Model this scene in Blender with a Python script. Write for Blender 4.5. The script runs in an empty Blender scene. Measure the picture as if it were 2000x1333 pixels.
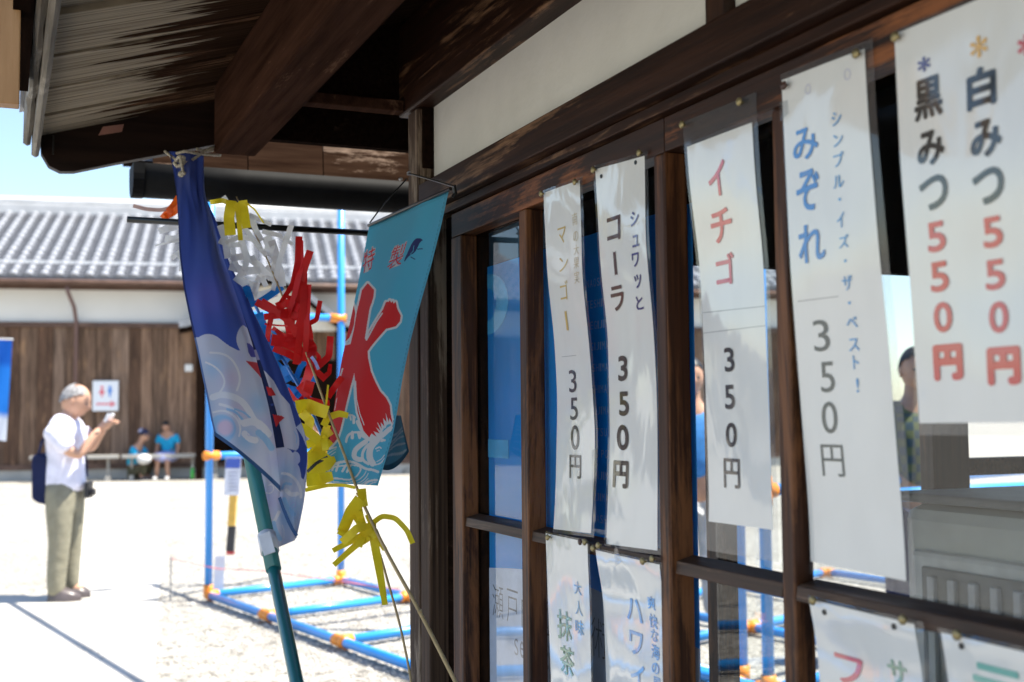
import bpy, bmesh, math, random
import numpy as np
from mathutils import Vector, Matrix
from mathutils.geometry import tessellate_polygon
random.seed(7); rng = np.random.default_rng(7)
scene = bpy.context.scene
COL = scene.collection

# ------------------------------------------------------------------ camera
FPX = 2333.0
CAM_H = 1.37
PITCH = math.atan(146.5 / FPX); ROLL = 0.009
cF = Vector((0, math.cos(PITCH), math.sin(PITCH)))
cU0 = Vector((0, -math.sin(PITCH), math.cos(PITCH))); cR0 = Vector((1, 0, 0))
cR = cR0 * math.cos(ROLL) - cU0 * math.sin(ROLL)
cU = cU0 * math.cos(ROLL) + cR0 * math.sin(ROLL)
CAM = Vector((0, 0, CAM_H))
cam_d = bpy.data.cameras.new('camera'); cam = bpy.data.objects.new('camera', cam_d); COL.objects.link(cam)
m = Matrix.Identity(4)
for i in range(3):
    m[i][0] = cR[i]; m[i][1] = cU[i]; m[i][2] = -cF[i]; m[i][3] = CAM[i]
cam.matrix_world = m
cam_d.sensor_width = 36; cam_d.lens = FPX * 36 / 2000
cam_d.clip_start = 0.05; cam_d.clip_end = 2000
cam_d.dof.use_dof = True; cam_d.dof.focus_distance = 2.12; cam_d.dof.aperture_fstop = 5.0
scene.camera = cam

# ------------------------------------------------------------------ light
SUN_EL = 66.0
sun_h = Vector((0.995, -0.10, 0)).normalized()
to_sun = Vector((sun_h.x * math.cos(math.radians(SUN_EL)), sun_h.y * math.cos(math.radians(SUN_EL)), math.sin(math.radians(SUN_EL))))
world = bpy.data.worlds.new('World'); scene.world = world; world.use_nodes = True
nt = world.node_tree; bg = nt.nodes['Background']
sky = nt.nodes.new('ShaderNodeTexSky'); sky.sky_type = 'NISHITA'; sky.sun_disc = False
sky.sun_elevation = math.radians(SUN_EL); sky.sun_rotation = math.atan2(sun_h.x, sun_h.y)
sky.air_density = 1.0; sky.dust_density = 0.6; sky.ozone_density = 1.0
nt.links.new(sky.outputs[0], bg.inputs[0]); bg.inputs[1].default_value = 0.10
sd = bpy.data.lights.new('sun', 'SUN'); sd.energy = 4.6; sd.angle = math.radians(0.53); sd.color = (1, 0.94, 0.83)
so = bpy.data.objects.new('sun', sd); COL.objects.link(so)
so.rotation_euler = to_sun.to_track_quat('Z', 'Y').to_euler(); so.location = (3, 0, 12)
vs = scene.view_settings; vs.view_transform = 'Standard'; vs.look = 'None'; vs.exposure = 1.5; vs.gamma = 1; vs.use_curve_mapping = False
scene.render.engine = 'CYCLES'
scene.cycles.use_denoising = True
scene.cycles.max_bounces = 10; scene.cycles.diffuse_bounces = 5; scene.cycles.glossy_bounces = 5
scene.cycles.transparent_max_bounces = 16; scene.cycles.sample_clamp_indirect = 8
scene.cycles.caustics_reflective = False; scene.cycles.caustics_refractive = False

# ------------------------------------------------------------------ frames
AL = math.radians(23.189); WD = 0.84            # direction of the shop wall, camera's distance from it
wv = Vector((-math.sin(AL), math.cos(AL), 0)); nv = Vector((math.cos(AL), math.sin(AL), 0))
SHOP = Matrix.Identity(4)                       # local x along the wall, y outward, z up
for i in range(3):
    SHOP[i][0] = wv[i]; SHOP[i][1] = -nv[i]; SHOP[i][3] = (nv * WD)[i]
SHOPI = SHOP.inverted()
ID = Matrix.Identity(4)
def ray(x, y): return cF + cR * ((x - 1000) / FPX) + cU * (-(y - 666.5) / FPX)
def at(x, y, Z): return CAM + ray(x, y) * Z                       # world point at depth Z
def ats(x, y, Z): return SHOPI @ at(x, y, Z)
def wallp(x, y, o=0.0):                                            # point on a plane parallel to the shop wall -> (s,o,z)
    r = ray(x, y); return SHOPI @ (CAM + r * ((WD - o) / r.dot(nv)))
def gnd(x, y, z=0.0):
    r = ray(x, y); return CAM + r * ((z - CAM_H) / r.z)
def fr(s, o, z): return SHOP @ Vector((s, o, z))

# ------------------------------------------------------------------ helpers
PW = {}
def tag(o, label=None, cat=None, group=None, kind=None):
    if label: o['label'] = label
    if cat: o['category'] = cat
    if group: o['group'] = group
    if kind: o['kind'] = kind
    return o
def thing(name, label, cat, base, rz=0.0, group=None):
    o = bpy.data.objects.new(name, None); COL.objects.link(o); o.empty_display_size = 0.1
    M = Matrix.Translation(Vector(base)) @ Matrix.Rotation(rz, 4, 'Z'); o.matrix_world = M; PW[o.name] = M
    return tag(o, label, cat, group)
def place(o, parent, frame=ID):
    COL.objects.link(o)
    if parent is not None:
        o.parent = parent; o.matrix_parent_inverse = PW[parent.name].inverted()
    o.matrix_basis = frame; PW[o.name] = frame.copy()
    return o
class MB:
    def __init__(s): s.v = []; s.f = []
    def add(s, vs, fs):
        b = len(s.v); s.v += [tuple(v) for v in vs]; s.f += [tuple(b + i for i in f) for f in fs]; return s
    def box(s, x0, x1, y0, y1, z0, z1):
        if x0 > x1: x0, x1 = x1, x0
        if y0 > y1: y0, y1 = y1, y0
        if z0 > z1: z0, z1 = z1, z0
        return s.add([(x0,y0,z0),(x1,y0,z0),(x1,y1,z0),(x0,y1,z0),(x0,y0,z1),(x1,y0,z1),(x1,y1,z1),(x0,y1,z1)],
              [(0,3,2,1),(4,5,6,7),(0,1,5,4),(1,2,6,5),(2,3,7,6),(3,0,4,7)])
    def prism(s, bottom, top):
        n = len(bottom)
        return s.add(list(bottom) + list(top), [tuple(range(n))[::-1], tuple(range(n, 2*n))] + [(i, (i+1) % n, n+(i+1) % n, n+i) for i in range(n)])
    def tube(s, pts, r, n=10, caps=True):
        pts = [Vector(p) for p in pts]; rs = r if isinstance(r, (list, tuple)) else [r]*len(pts)
        rings = []; up = None
        for i, p in enumerate(pts):
            d = (pts[min(i+1, len(pts)-1)] - pts[max(i-1, 0)]).normalized()
            if up is None:
                up = Vector((0,0,1)) if abs(d.z) < .9 else Vector((1,0,0))
            a = d.cross(up)
            if a.length < 1e-6: a = d.cross(Vector((0,1,0)))
            a.normalize(); b = d.cross(a).normalized(); up = -b if False else up
            rings.append([p + (a*math.cos(2*math.pi*k/n) + b*math.sin(2*math.pi*k/n))*rs[i] for k in range(n)])
        V = [q for R in rings for q in R]; Fc = []
        for i in range(len(pts)-1):
            for k in range(n):
                Fc.append((i*n+k, i*n+(k+1) % n, (i+1)*n+(k+1) % n, (i+1)*n+k))
        if caps: Fc += [tuple(range(n))[::-1], tuple((len(pts)-1)*n+k for k in range(n))]
        return s.add(V, Fc)
    def grid(s, P):                                   # P[j][i]
        nv_, nu_ = len(P), len(P[0])
        return s.add([q for r in P for q in r], [(j*nu_+i, j*nu_+i+1, (j+1)*nu_+i+1, (j+1)*nu_+i) for j in range(nv_-1) for i in range(nu_-1)])
    def mesh(s, name, mat, smooth=False):
        me = bpy.data.meshes.new(name); me.from_pydata(s.v, [], s.f); me.update()
        if mat: me.materials.append(mat)
        bm = bmesh.new(); bm.from_mesh(me); bmesh.ops.recalc_face_normals(bm, faces=bm.faces)
        if smooth:
            for f in bm.faces: f.smooth = True
        bm.to_mesh(me); bm.free()
        return me
    def build(s, name, mat, parent=None, frame=ID, smooth=False, bevel=0.0, solid=0.0):
        o = bpy.data.objects.new(name, s.mesh(name, mat, smooth)); place(o, parent, frame)
        if solid:
            md = o.modifiers.new('thick', 'SOLIDIFY'); md.thickness = solid; md.offset = 0
        if bevel:
            md = o.modifiers.new('bevel', 'BEVEL'); md.width = bevel; md.segments = 2; md.limit_method = 'ANGLE'
        return o
def shopbox(name, s0, s1, o0, o1, z0, z1, mat, parent, bevel=0.002):
    return MB().box(s0, s1, o0, o1, z0, z1).build(name, mat, parent, SHOP, bevel=bevel)

# ------------------------------------------------------------------ materials
def newmat(name):
    mt = bpy.data.materials.new(name); mt.use_nodes = True
    nt = mt.node_tree; nt.nodes.clear(); out = nt.nodes.new('ShaderNodeOutputMaterial')
    return mt, nt, out
def N(nt, t, **kw):
    n = nt.nodes.new(t)
    for k, v in kw.items():
        if k.startswith('_'): setattr(n, k[1:], v)
        else: n.inputs[k.replace('__', ' ')].default_value = v
    return n
def ramp(nt, fac, stops):
    r = nt.nodes.new('ShaderNodeValToRGB'); e = r.color_ramp.elements
    while len(e) < len(stops): e.new(0.5)
    for k, (p, c) in enumerate(stops): e[k].position = p; e[k].color = (*c, 1) if len(c) == 3 else c
    nt.links.new(fac, r.inputs[0]); return r
def coords(nt, scale, kind='Object', rnd=True):
    tc = nt.nodes.new('ShaderNodeTexCoord'); mp = nt.nodes.new('ShaderNodeMapping'); mp.inputs['Scale'].default_value = scale
    src = tc.outputs[kind]
    if rnd:
        oi = nt.nodes.new('ShaderNodeObjectInfo'); ad = nt.nodes.new('ShaderNodeVectorMath'); ad.operation = 'MULTIPLY_ADD'
        cb = nt.nodes.new('ShaderNodeCombineXYZ')
        for k in range(3): nt.links.new(oi.outputs['Random'], cb.inputs[k])
        nt.links.new(cb.outputs[0], ad.inputs[0]); ad.inputs[1].default_value = (13.1, 7.7, 9.3); nt.links.new(src, ad.inputs[2]); src = ad.outputs[0]
    nt.links.new(src, mp.inputs['Vector']); return mp.outputs[0]
def plain(name, col, rough=0.6, var=0.08, scale=20, bump=0.0, spec=0.5, metal=0.0, coat=0.0, transl=0.0, bscale=None):
    mt, nt, out = newmat(name)
    v = coords(nt, (scale,)*3, rnd=False)
    n = N(nt, 'ShaderNodeTexNoise', Scale=1.0, Detail=4.0); nt.links.new(v, n.inputs['Vector'])
    c0 = tuple(max(0, c*(1-var*2)) for c in col); c1 = tuple(min(1, c*(1+var)) for c in col)
    r = ramp(nt, n.outputs['Fac'], [(0.3, c0), (0.65, c1)])
    p = N(nt, 'ShaderNodeBsdfPrincipled', Roughness=rough, Metallic=metal); p.inputs['Specular IOR Level'].default_value = spec; p.inputs['Coat Weight'].default_value = coat; p.inputs['Coat Roughness'].default_value = .06
    nt.links.new(r.outputs[0], p.inputs['Base Color'])
    if bump:
        n2 = N(nt, 'ShaderNodeTexNoise', Scale=(bscale or 1.0), Detail=3.0); nt.links.new(v, n2.inputs['Vector'])
        b = N(nt, 'ShaderNodeBump', Strength=bump, Distance=0.01); nt.links.new(n2.outputs['Fac'], b.inputs['Height']); nt.links.new(b.outputs[0], p.inputs['Normal'])
    last = p.outputs[0]
    if transl:
        t = N(nt, 'ShaderNodeBsdfTranslucent'); nt.links.new(r.outputs[0], t.inputs[0])
        mx = N(nt, 'ShaderNodeMixShader', Fac=transl); nt.links.new(last, mx.inputs[1]); nt.links.new(t.outputs[0], mx.inputs[2]); last = mx.outputs[0]
    nt.links.new(last, out.inputs[0]); return mt
def wood(name, dark, mid, worn, axis=0, wear=0.62, rough=0.5, grain=90, along=3.0, spec=0.28, bump=0.35, bleach=None, wearw=0.1, distort=0.5, flatz=False):
    """grain runs along the given object axis; worn patches show the paler wood"""
    mt, nt, out = newmat(name)
    sc = [grain]*3; sc[axis] = along
    if flatz: sc[2] = along
    v = coords(nt, sc)
    n1 = N(nt, 'ShaderNodeTexNoise', Scale=1.0, Detail=6.0, Roughness=0.65); nt.links.new(v, n1.inputs['Vector'])
    base = ramp(nt, n1.outputs['Fac'], [(0.3, dark), (0.7, mid)])
    sc2 = [9.0]*3; sc2[axis] = 1.6
    if flatz: sc2[2] = 1.6
    v2 = coords(nt, sc2)
    n2 = N(nt, 'ShaderNodeTexNoise', Scale=1.0, Detail=8.0, Roughness=0.7, Distortion=distort); nt.links.new(v2, n2.inputs['Vector'])
    mul = N(nt, 'ShaderNodeMath', _operation='MULTIPLY_ADD'); nt.links.new(n1.outputs['Fac'], mul.inputs[0]); mul.inputs[1].default_value = 0.35; nt.links.new(n2.outputs['Fac'], mul.inputs[2])
    wr = ramp(nt, mul.outputs[0], [(wear, (0,0,0)), (wear+wearw, (1,1,1))])
    mx = N(nt, 'ShaderNodeMix', _data_type='RGBA'); nt.links.new(wr.outputs[0], mx.inputs[0]); nt.links.new(base.outputs[0], mx.inputs[6]); mx.inputs[7].default_value = (*worn, 1)
    col = mx.outputs[2]
    if bleach:      # (object axis, from, to, grey colour A, grey colour B): silvered weathering towards the eave
        ax, a, b_, g0, g1 = bleach
        tc = nt.nodes.new('ShaderNodeTexCoord'); sp = nt.nodes.new('ShaderNodeSeparateXYZ'); nt.links.new(tc.outputs['Object'], sp.inputs[0])
        mr = N(nt, 'ShaderNodeMapRange'); nt.links.new(sp.outputs[ax], mr.inputs[0]); mr.inputs[1].default_value = a; mr.inputs[2].default_value = b_
        sc4 = [30.0]*3; sc4[1] = 2.2; sc4[2] = 2.2; v4 = coords(nt, sc4)
        n4 = N(nt, 'ShaderNodeTexNoise', Scale=1.0, Detail=5.0, Roughness=.6); nt.links.new(v4, n4.inputs['Vector'])
        sm = N(nt, 'ShaderNodeMath', _operation='MULTIPLY_ADD'); nt.links.new(n4.outputs['Fac'], sm.inputs[0]); sm.inputs[1].default_value = 1.3; nt.links.new(mr.outputs[0], sm.inputs[2])
        rr = ramp(nt, sm.outputs[0], [(0.92, (0,0,0)), (1.25, (1,1,1))])
        gr = ramp(nt, n1.outputs['Fac'], [(0.34, g0), (0.62, g1)])
        mx2 = N(nt, 'ShaderNodeMix', _data_type='RGBA'); nt.links.new(rr.outputs[0], mx2.inputs[0]); nt.links.new(col, mx2.inputs[6]); nt.links.new(gr.outputs[0], mx2.inputs[7]); col = mx2.outputs[2]
    p = N(nt, 'ShaderNodeBsdfPrincipled', Roughness=rough); p.inputs['Specular IOR Level'].default_value = spec
    if spec < .1: p.inputs['IOR'].default_value = 1.04
    nt.links.new(col, p.inputs['Base Color'])
    b = N(nt, 'ShaderNodeBump', Strength=bump, Distance=0.004); nt.links.new(mul.outputs[0], b.inputs['Height']); nt.links.new(b.outputs[0], p.inputs['Normal'])
    nt.links.new(p.outputs[0], out.inputs[0]); return mt

DK, MD, WN = (.011,.005,.0032), (.048,.019,.010), (.15,.075,.035)
W_S = wood('stained wood along wall', DK, MD, (.24,.13,.07), axis=0, wear=.69, spec=.14)
W_Z = wood('stained wood upright', DK, (.055,.022,.011), (.17,.07,.03), axis=2, wear=.72)
W_O = wood('stained wood outward', DK, MD, (.14,.08,.05), axis=1, wear=.78)
W_RAIL = wood('door rail wood', DK, (.052,.018,.008), (.26,.09,.03), axis=0, wear=.69)
W_MUNT = wood('rubbed muntin wood', (.018,.007,.004), (.085,.030,.012), (.19,.075,.028), axis=2, wear=.66, grain=120)
W_SILL = wood('rubbed grey brown rail', (.03,.017,.011), (.1,.055,.035), (.2,.12,.075), axis=0, wear=.7, grain=120)
W_BEAM = wood('brown eave beam', (.024,.0115,.0075), (.064,.031,.020), (.16,.09,.055), axis=0, wear=.77, grain=55, spec=.05, rough=.6)
W_PORCH = wood('weathered post wood', (.02,.011,.007), (.11,.066,.042), (.30,.23,.17), axis=2, wear=.70, grain=150, rough=.8)
W_SOF = wood('eave soffit plank', (.014,.008,.005), (.055,.029,.017), (.14,.075,.042), axis=1, wear=.74, bleach=(1, .38, 1.0, (.15,.115,.078), (.41,.345,.25)), grain=120, along=2.0, rough=.8, distort=.25, flatz=True, spec=.04)
W_FAS = wood('grey fascia wood', (.10,.085,.065), (.26,.23,.185), (.36,.33,.28), axis=0, wear=.72, grain=70, rough=.85, bump=.9)
W_BACK = wood('back roof plank', (.022,.011,.007), (.065,.036,.022), (.42,.3,.22), axis=1, wear=.70, grain=40, rough=.7, spec=.06)
W_DARK = wood('near black wood', (.006,.004,.003), (.018,.01,.007), (.04,.025,.018), axis=0, wear=.8, rough=.7, spec=.06)  # near black wood, also stands in for shade under the eave
W_VERGE = wood('dark verge board', (.008,.004,.003), (.024,.012,.008), (.05,.03,.02), axis=1, wear=.85, grain=50, spec=.12)
W_NEW = wood('fresh cedar', (.42,.22,.09), (.56,.32,.15), (.6,.38,.2), axis=2, wear=.8, grain=35, along=4, rough=.55, bump=.1)
W_BLK = wood('grey block wood', (.2,.17,.14), (.34,.3,.25), (.4,.36,.3), axis=2, wear=.8)
PLASTER = plain('white plaster', (.66,.65,.60), .85, .03, 8, .12, .2, bscale=6)
def schlick(nt, f0, normal=None, kill_back=False):
    lw = nt.nodes.new('ShaderNodeLayerWeight'); lw.inputs['Blend'].default_value = .5
    if normal is not None: nt.links.new(normal, lw.inputs['Normal'])
    pw_ = N(nt, 'ShaderNodeMath', _operation='POWER'); nt.links.new(lw.outputs['Facing'], pw_.inputs[0]); pw_.inputs[1].default_value = 5.0
    ma = N(nt, 'ShaderNodeMath', _operation='MULTIPLY_ADD'); nt.links.new(pw_.outputs[0], ma.inputs[0]); ma.inputs[1].default_value = 1-f0; ma.inputs[2].default_value = f0
    if not kill_back: return ma.outputs[0]
    g = nt.nodes.new('ShaderNodeNewGeometry'); sb_ = N(nt, 'ShaderNodeMath', _operation='SUBTRACT'); sb_.inputs[0].default_value = 1.0; nt.links.new(g.outputs['Backfacing'], sb_.inputs[1])
    mu = N(nt, 'ShaderNodeMath', _operation='MULTIPLY'); nt.links.new(ma.outputs[0], mu.inputs[0]); nt.links.new(sb_.outputs[0], mu.inputs[1]); return mu.outputs[0]
def glassmat(name='window glass', f0=.075, tint=(.95,.965,.965)):
    mt, nt, out = newmat(name)
    tr = N(nt, 'ShaderNodeBsdfTransparent'); tr.inputs[0].default_value = (*tint, 1)
    gl = N(nt, 'ShaderNodeBsdfGlossy', Roughness=0.0); mx = N(nt, 'ShaderNodeMixShader')
    v = coords(nt, (2.2, 2.2, 2.2), rnd=False); n = N(nt, 'ShaderNodeTexNoise', Scale=1.0, Detail=1.0); nt.links.new(v, n.inputs['Vector'])
    b = N(nt, 'ShaderNodeBump', Strength=.06, Distance=.02); nt.links.new(n.outputs[0], b.inputs['Height']); nt.links.new(b.outputs[0], gl.inputs['Normal'])
    nt.links.new(schlick(nt, f0, None, True), mx.inputs[0]); nt.links.new(tr.outputs[0], mx.inputs[1]); nt.links.new(gl.outputs[0], mx.inputs[2]); nt.links.new(mx.outputs[0], out.inputs[0]); return mt
GLASS = glassmat()
def filmmat():
    mt, nt, out = newmat('clear laminate film')
    v = coords(nt, (14, 14, 9), rnd=True); n = N(nt, 'ShaderNodeTexNoise', Scale=1.0, Detail=2.0); nt.links.new(v, n.inputs['Vector'])
    b = N(nt, 'ShaderNodeBump', Strength=.35, Distance=.004); nt.links.new(n.outputs[0], b.inputs['Height'])
    tr = N(nt, 'ShaderNodeBsdfTransparent'); tr.inputs[0].default_value = (.88,.89,.90,1); gl = N(nt, 'ShaderNodeBsdfGlossy', Roughness=.06); nt.links.new(b.outputs[0], gl.inputs['Normal'])
    df = N(nt, 'ShaderNodeBsdfDiffuse'); df.inputs[0].default_value = (.7,.7,.72,1); m0 = N(nt, 'ShaderNodeMixShader', Fac=.07); nt.links.new(tr.outputs[0], m0.inputs[1]); nt.links.new(df.outputs[0], m0.inputs[2])
    mx = N(nt, 'ShaderNodeMixShader'); nt.links.new(schlick(nt, .07, b.outputs[0]), mx.inputs[0]); nt.links.new(m0.outputs[0], mx.inputs[1]); nt.links.new(gl.outputs[0], mx.inputs[2])
    nt.links.new(mx.outputs[0], out.inputs[0]); return mt
FILM = filmmat()
def papermat(name, col):
    mt, nt, out = newmat(name)
    v = coords(nt, (11, 11, 6), rnd=True); n = N(nt, 'ShaderNodeTexNoise', Scale=1.0, Detail=2.5, Roughness=.5, Distortion=.4); nt.links.new(v, n.inputs['Vector'])
    b = N(nt, 'ShaderNodeBump', Strength=.42, Distance=.005); nt.links.new(n.outputs[0], b.inputs['Height'])
    v2 = coords(nt, (25, 25, 10), rnd=True); n2 = N(nt, 'ShaderNodeTexNoise', Scale=1.0, Detail=3.0); nt.links.new(v2, n2.inputs['Vector'])
    r = ramp(nt, n2.outputs[0], [(.3, tuple(c*.95 for c in col)), (.7, col)])
    p = N(nt, 'ShaderNodeBsdfPrincipled', Roughness=.6); nt.links.new(r.outputs[0], p.inputs['Base Color'])
    p.inputs['Coat Weight'].default_value = 1.0; p.inputs['Coat Roughness'].default_value = .07; p.inputs['Coat IOR'].default_value = 1.7
    nt.links.new(b.outputs[0], p.inputs['Coat Normal']); 
    nt.links.new(p.outputs[0], out.inputs[0]); return mt
PAPER = papermat('laminated white paper', (.80,.79,.75))
INK = {}
def ink(col):
    if col not in INK: INK[col] = papermat('printed ink', col)
    return INK[col]
BRASS = plain('aged brass tack', (.34,.27,.13), .45, .1, 200, metal=.6)
BROWN = plain('brown painted tack', (.07,.03,.02), .4, .1, 200)
BLACKP = plain('black plastic', (.010,.010,.010), .62, .1, 30, spec=.08)
BLACKM = plain('black pole paint', (.008,.009,.009), .3, .1, 40)

# ------------------------------------------------------------------ ground and courtyard
def gravelmat():
    mt, nt, out = newmat('white gravel')
    v = coords(nt, (1,1,1), rnd=False)
    vo = N(nt, 'ShaderNodeTexVoronoi', Scale=34.0); nt.links.new(v, vo.inputs['Vector'])
    n = N(nt, 'ShaderNodeTexNoise', Scale=.9, Detail=5.0); nt.links.new(v, n.inputs['Vector'])
    c = ramp(nt, vo.outputs['Color'], [(.0, (.13,.12,.105)), (.30, (.34,.325,.295)), (.6, (.42,.405,.37)), (1, (.56,.54,.50))])
    g = ramp(nt, vo.outputs['Distance'], [(.0, (1,1,1)), (.75, (.82,.8,.78)), (1.0, (.4,.39,.37))])
    mu = N(nt, 'ShaderNodeMix', _data_type='RGBA', _blend_type='MULTIPLY'); mu.inputs[0].default_value = 1; nt.links.new(c.outputs[0], mu.inputs[6]); nt.links.new(g.outputs[0], mu.inputs[7])
    g2 = ramp(nt, n.outputs[0], [(.35, (.85,.84,.82)), (.6, (1,1,1))])
    mu2 = N(nt, 'ShaderNodeMix', _data_type='RGBA', _blend_type='MULTIPLY'); mu2.inputs[0].default_value = 1; nt.links.new(mu.outputs[2], mu2.inputs[6]); nt.links.new(g2.outputs[0], mu2.inputs[7])
    p = N(nt, 'ShaderNodeBsdfPrincipled', Roughness=.9); nt.links.new(mu2.outputs[2], p.inputs['Base Color'])
    b = N(nt, 'ShaderNodeBump', Strength=1.0, Distance=.02, _invert=True); nt.links.new(vo.outputs['Distance'], b.inputs['Height']); nt.links.new(b.outputs[0], p.inputs['Normal'])
    nt.links.new(p.outputs[0], out.inputs[0]); return mt
GRAVEL = gravelmat()
CONC = plain('pale concrete', (.47,.45,.41), .85, .09, 1.3, .1, .2, bscale=30)
tag(MB().add([(-300,-200,0),(300,-200,0),(300,400,0),(-300,400,0)], [(0,1,2,3)]).build('ground', GRAVEL), kind='structure')
def sheet(name, pts, z, mat, kind='structure'):
    b = [(p[0], p[1], z - .003) for p in pts]; t = [(p[0], p[1], z) for p in pts]
    return tag(MB().prism(b, t).build(name, mat), kind=kind)
path_px = [(-500,1600),(300,1340),(312,1150),(330,945),(112,945),(97,1163),(-500,1163)]
sheet('path', [gnd(*q) for q in path_px], 0.004, CONC)
# slab joints, sunk dark lines on the path are real narrow gaps between slabs
STONE = plain('gravel stone', (.50,.48,.44), .85, .34, 9, 0, .2)
def stones():
    n = 30000
    V = np.zeros((n*6, 3)); Fa = []
    base = np.array([(1,0,0),(-1,0,0),(0,1,0),(0,-1,0),(0,0,1),(0,0,-1)], float)
    fc = [(0,2,4),(2,1,4),(1,3,4),(3,0,4),(2,0,5),(1,2,5),(3,1,5),(0,3,5)]
    k = 0; P = []
    while k < n:
        u = random.random()
        if u < .62:
            Z = 5.2 + 9 * random.random()**1.6; X = (random.uniform(300, 830) - 1000) / FPX * Z; x, y = X, Z
        else:
            x = random.uniform(-6.5, -2.2); y = random.uniform(1.5, 7.5)
        P.append((x, y)); k += 1
    for i, (x, y) in enumerate(P):
        s = random.uniform(.005, .012); a = random.random()*6.28
        ca, sa = math.cos(a), math.sin(a); sc = np.array([random.uniform(.7,1.4), random.uniform(.6,1.1), random.uniform(.45,.8)])*s
        B = base*sc + rng.uniform(-.15, .15, (6, 3))*s
        V[i*6:(i+1)*6, 0] = x + B[:,0]*ca - B[:,1]*sa; V[i*6:(i+1)*6, 1] = y + B[:,0]*sa + B[:,1]*ca; V[i*6:(i+1)*6, 2] = B[:,2] + s*.35
        Fa += [(i*6+a_, i*6+b_, i*6+c_) for a_, b_, c_ in fc]
    me = bpy.data.meshes.new('gravel_stones'); me.from_pydata(V.tolist(), [], Fa); me.materials.append(STONE)
    o = bpy.data.objects.new('gravel_stones', me); COL.objects.link(o)
    tag(o, 'loose white gravel stones strewn across the courtyard', 'gravel', kind='stuff')
stones()

# ------------------------------------------------------------------ far building
BA = math.radians(12.8)
be = Vector((math.cos(BA), math.sin(BA), 0)); bi = Vector((-math.sin(BA), math.cos(BA), 0))     # along the wall, into the building
B0 = gnd(400, 933); B0.z = 0
BM = Matrix.Identity(4)
for i in range(3):
    BM[i][0] = be[i]; BM[i][1] = bi[i]; BM[i][3] = B0[i]
BMI = BM.inverted()
def bx(px, py, dep=0.0):        # local (x,z) on the building's wall plane pushed dep inwards
    r = ray(px, py); t = ((B0 + bi*dep) - CAM).dot(bi) / r.dot(bi); q = BMI @ (CAM + r*t); return q.x, q.z
z_pl = bx(200, 633)[1]; z_ev = bx(200, 556, -.0)[1]
z_edge = bx(200, 549, -.85)[1]; RIDGE_IN = 4.2; z_rg = bx(200, 425, RIDGE_IN)[1]
bl = thing('storehouse', 'long storehouse with grey tiled roof, white plaster band and brown plank wall behind the courtyard', 'building', B0)
XL, XR = bx(0, 700)[0] - 14, 16.0
PLANKM = []
for k, (a, b_) in enumerate([((.05,.03,.02),(.24,.15,.10)), ((.08,.05,.035),(.34,.23,.165)), ((.04,.023,.015),(.17,.095,.06)), ((.08,.045,.03),(.38,.24,.16))]):
    PLANKM.append(wood('wall plank stain', a, b_, (.34,.2,.11), axis=2, wear=.74, grain=16, along=1.1, rough=.85, wearw=.16))
PL_W = plain('old white plaster', (.74,.74,.73), .9, .04, .7, .0, .2)
MB().box(XL, XR, .05, .3, z_pl, z_edge+.55).build('plaster_wall', PL_W, bl, BM)
MB().box(XL, XR, .06, .3, .25, z_pl).build('wall_core', W_DARK, bl, BM)
MB().box(XL, XR, -.02, .3, 0.0, .27).build('plinth', CONC, bl, BM)
x = XL; protos = []
pm_cache = {}
while x < XR:
    w_ = random.choice([.26, .3, .34, .38]); mt = random.choice(PLANKM); key = (w_, mt.name)
    if key not in pm_cache:
        pm_cache[key] = MB().box(.006, w_-.006, -.012, .03, 0, z_pl-.27).mesh('plank', mt)
    o = bpy.data.objects.new('plank', pm_cache[key]); place(o, bl, BM @ Matrix.Translation((x, random.uniform(-.008, .012)+.02, .27))); x += w_
# trim
BT = wood('brown trim board', (.05,.028,.02), (.17,.1,.075), (.25,.16,.12), axis=0, wear=.75, grain=20)
MB().box(XL, XR, -.05, .05, z_pl-.09, z_pl+.03).build('trim_board', BT, bl, BM)
MB().box(XL, XR, -.05, .05, .24, .36).build('base_board', BT, bl, BM)
MB().box(XL, XR, -.02, .05, z_edge-.12, z_edge+.02).build('eave_beam', BT, bl, BM)
MB().box(XL, XR, -.86, -.80, z_edge-.10, z_edge+.03).build('eave_board', BT, bl, BM)
TILE = plain('weathered grey roof tile', (.24,.25,.275), .42, .16, 3.0, .0, .5)
PANT = plain('pan tile grey', (.10,.105,.12), .5, .16, 3.0)
TILEC = plain('cover tile grey', (.26,.27,.295), .5, .12, 3.0)
sl = (z_rg - z_edge) / (RIDGE_IN + .85)
L = math.hypot(RIDGE_IN + .85, z_rg - z_edge); sa = math.atan(sl)
# roof slab (front slope, back slope)
MB().prism([(XL,-.84,z_edge),(XR,-.84,z_edge),(XR,RIDGE_IN,z_rg-.0),(XL,RIDGE_IN,z_rg-.0)], [(XL,-.84,z_edge+.07),(XR,-.84,z_edge+.07),(XR,RIDGE_IN,z_rg+.06),(XL,RIDGE_IN,z_rg+.06)]).build('roof', TILE, bl, BM)
MB().prism([(XL,RIDGE_IN,z_rg),(XR,RIDGE_IN,z_rg),(XR,2*RIDGE_IN,z_edge),(XL,2*RIDGE_IN,z_edge)], [(XL,RIDGE_IN,z_rg+.07),(XR,RIDGE_IN,z_rg+.07),(XR,2*RIDGE_IN,z_edge+.07),(XL,2*RIDGE_IN,z_edge+.07)]).build('roof_back', TILE, bl, BM)
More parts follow.
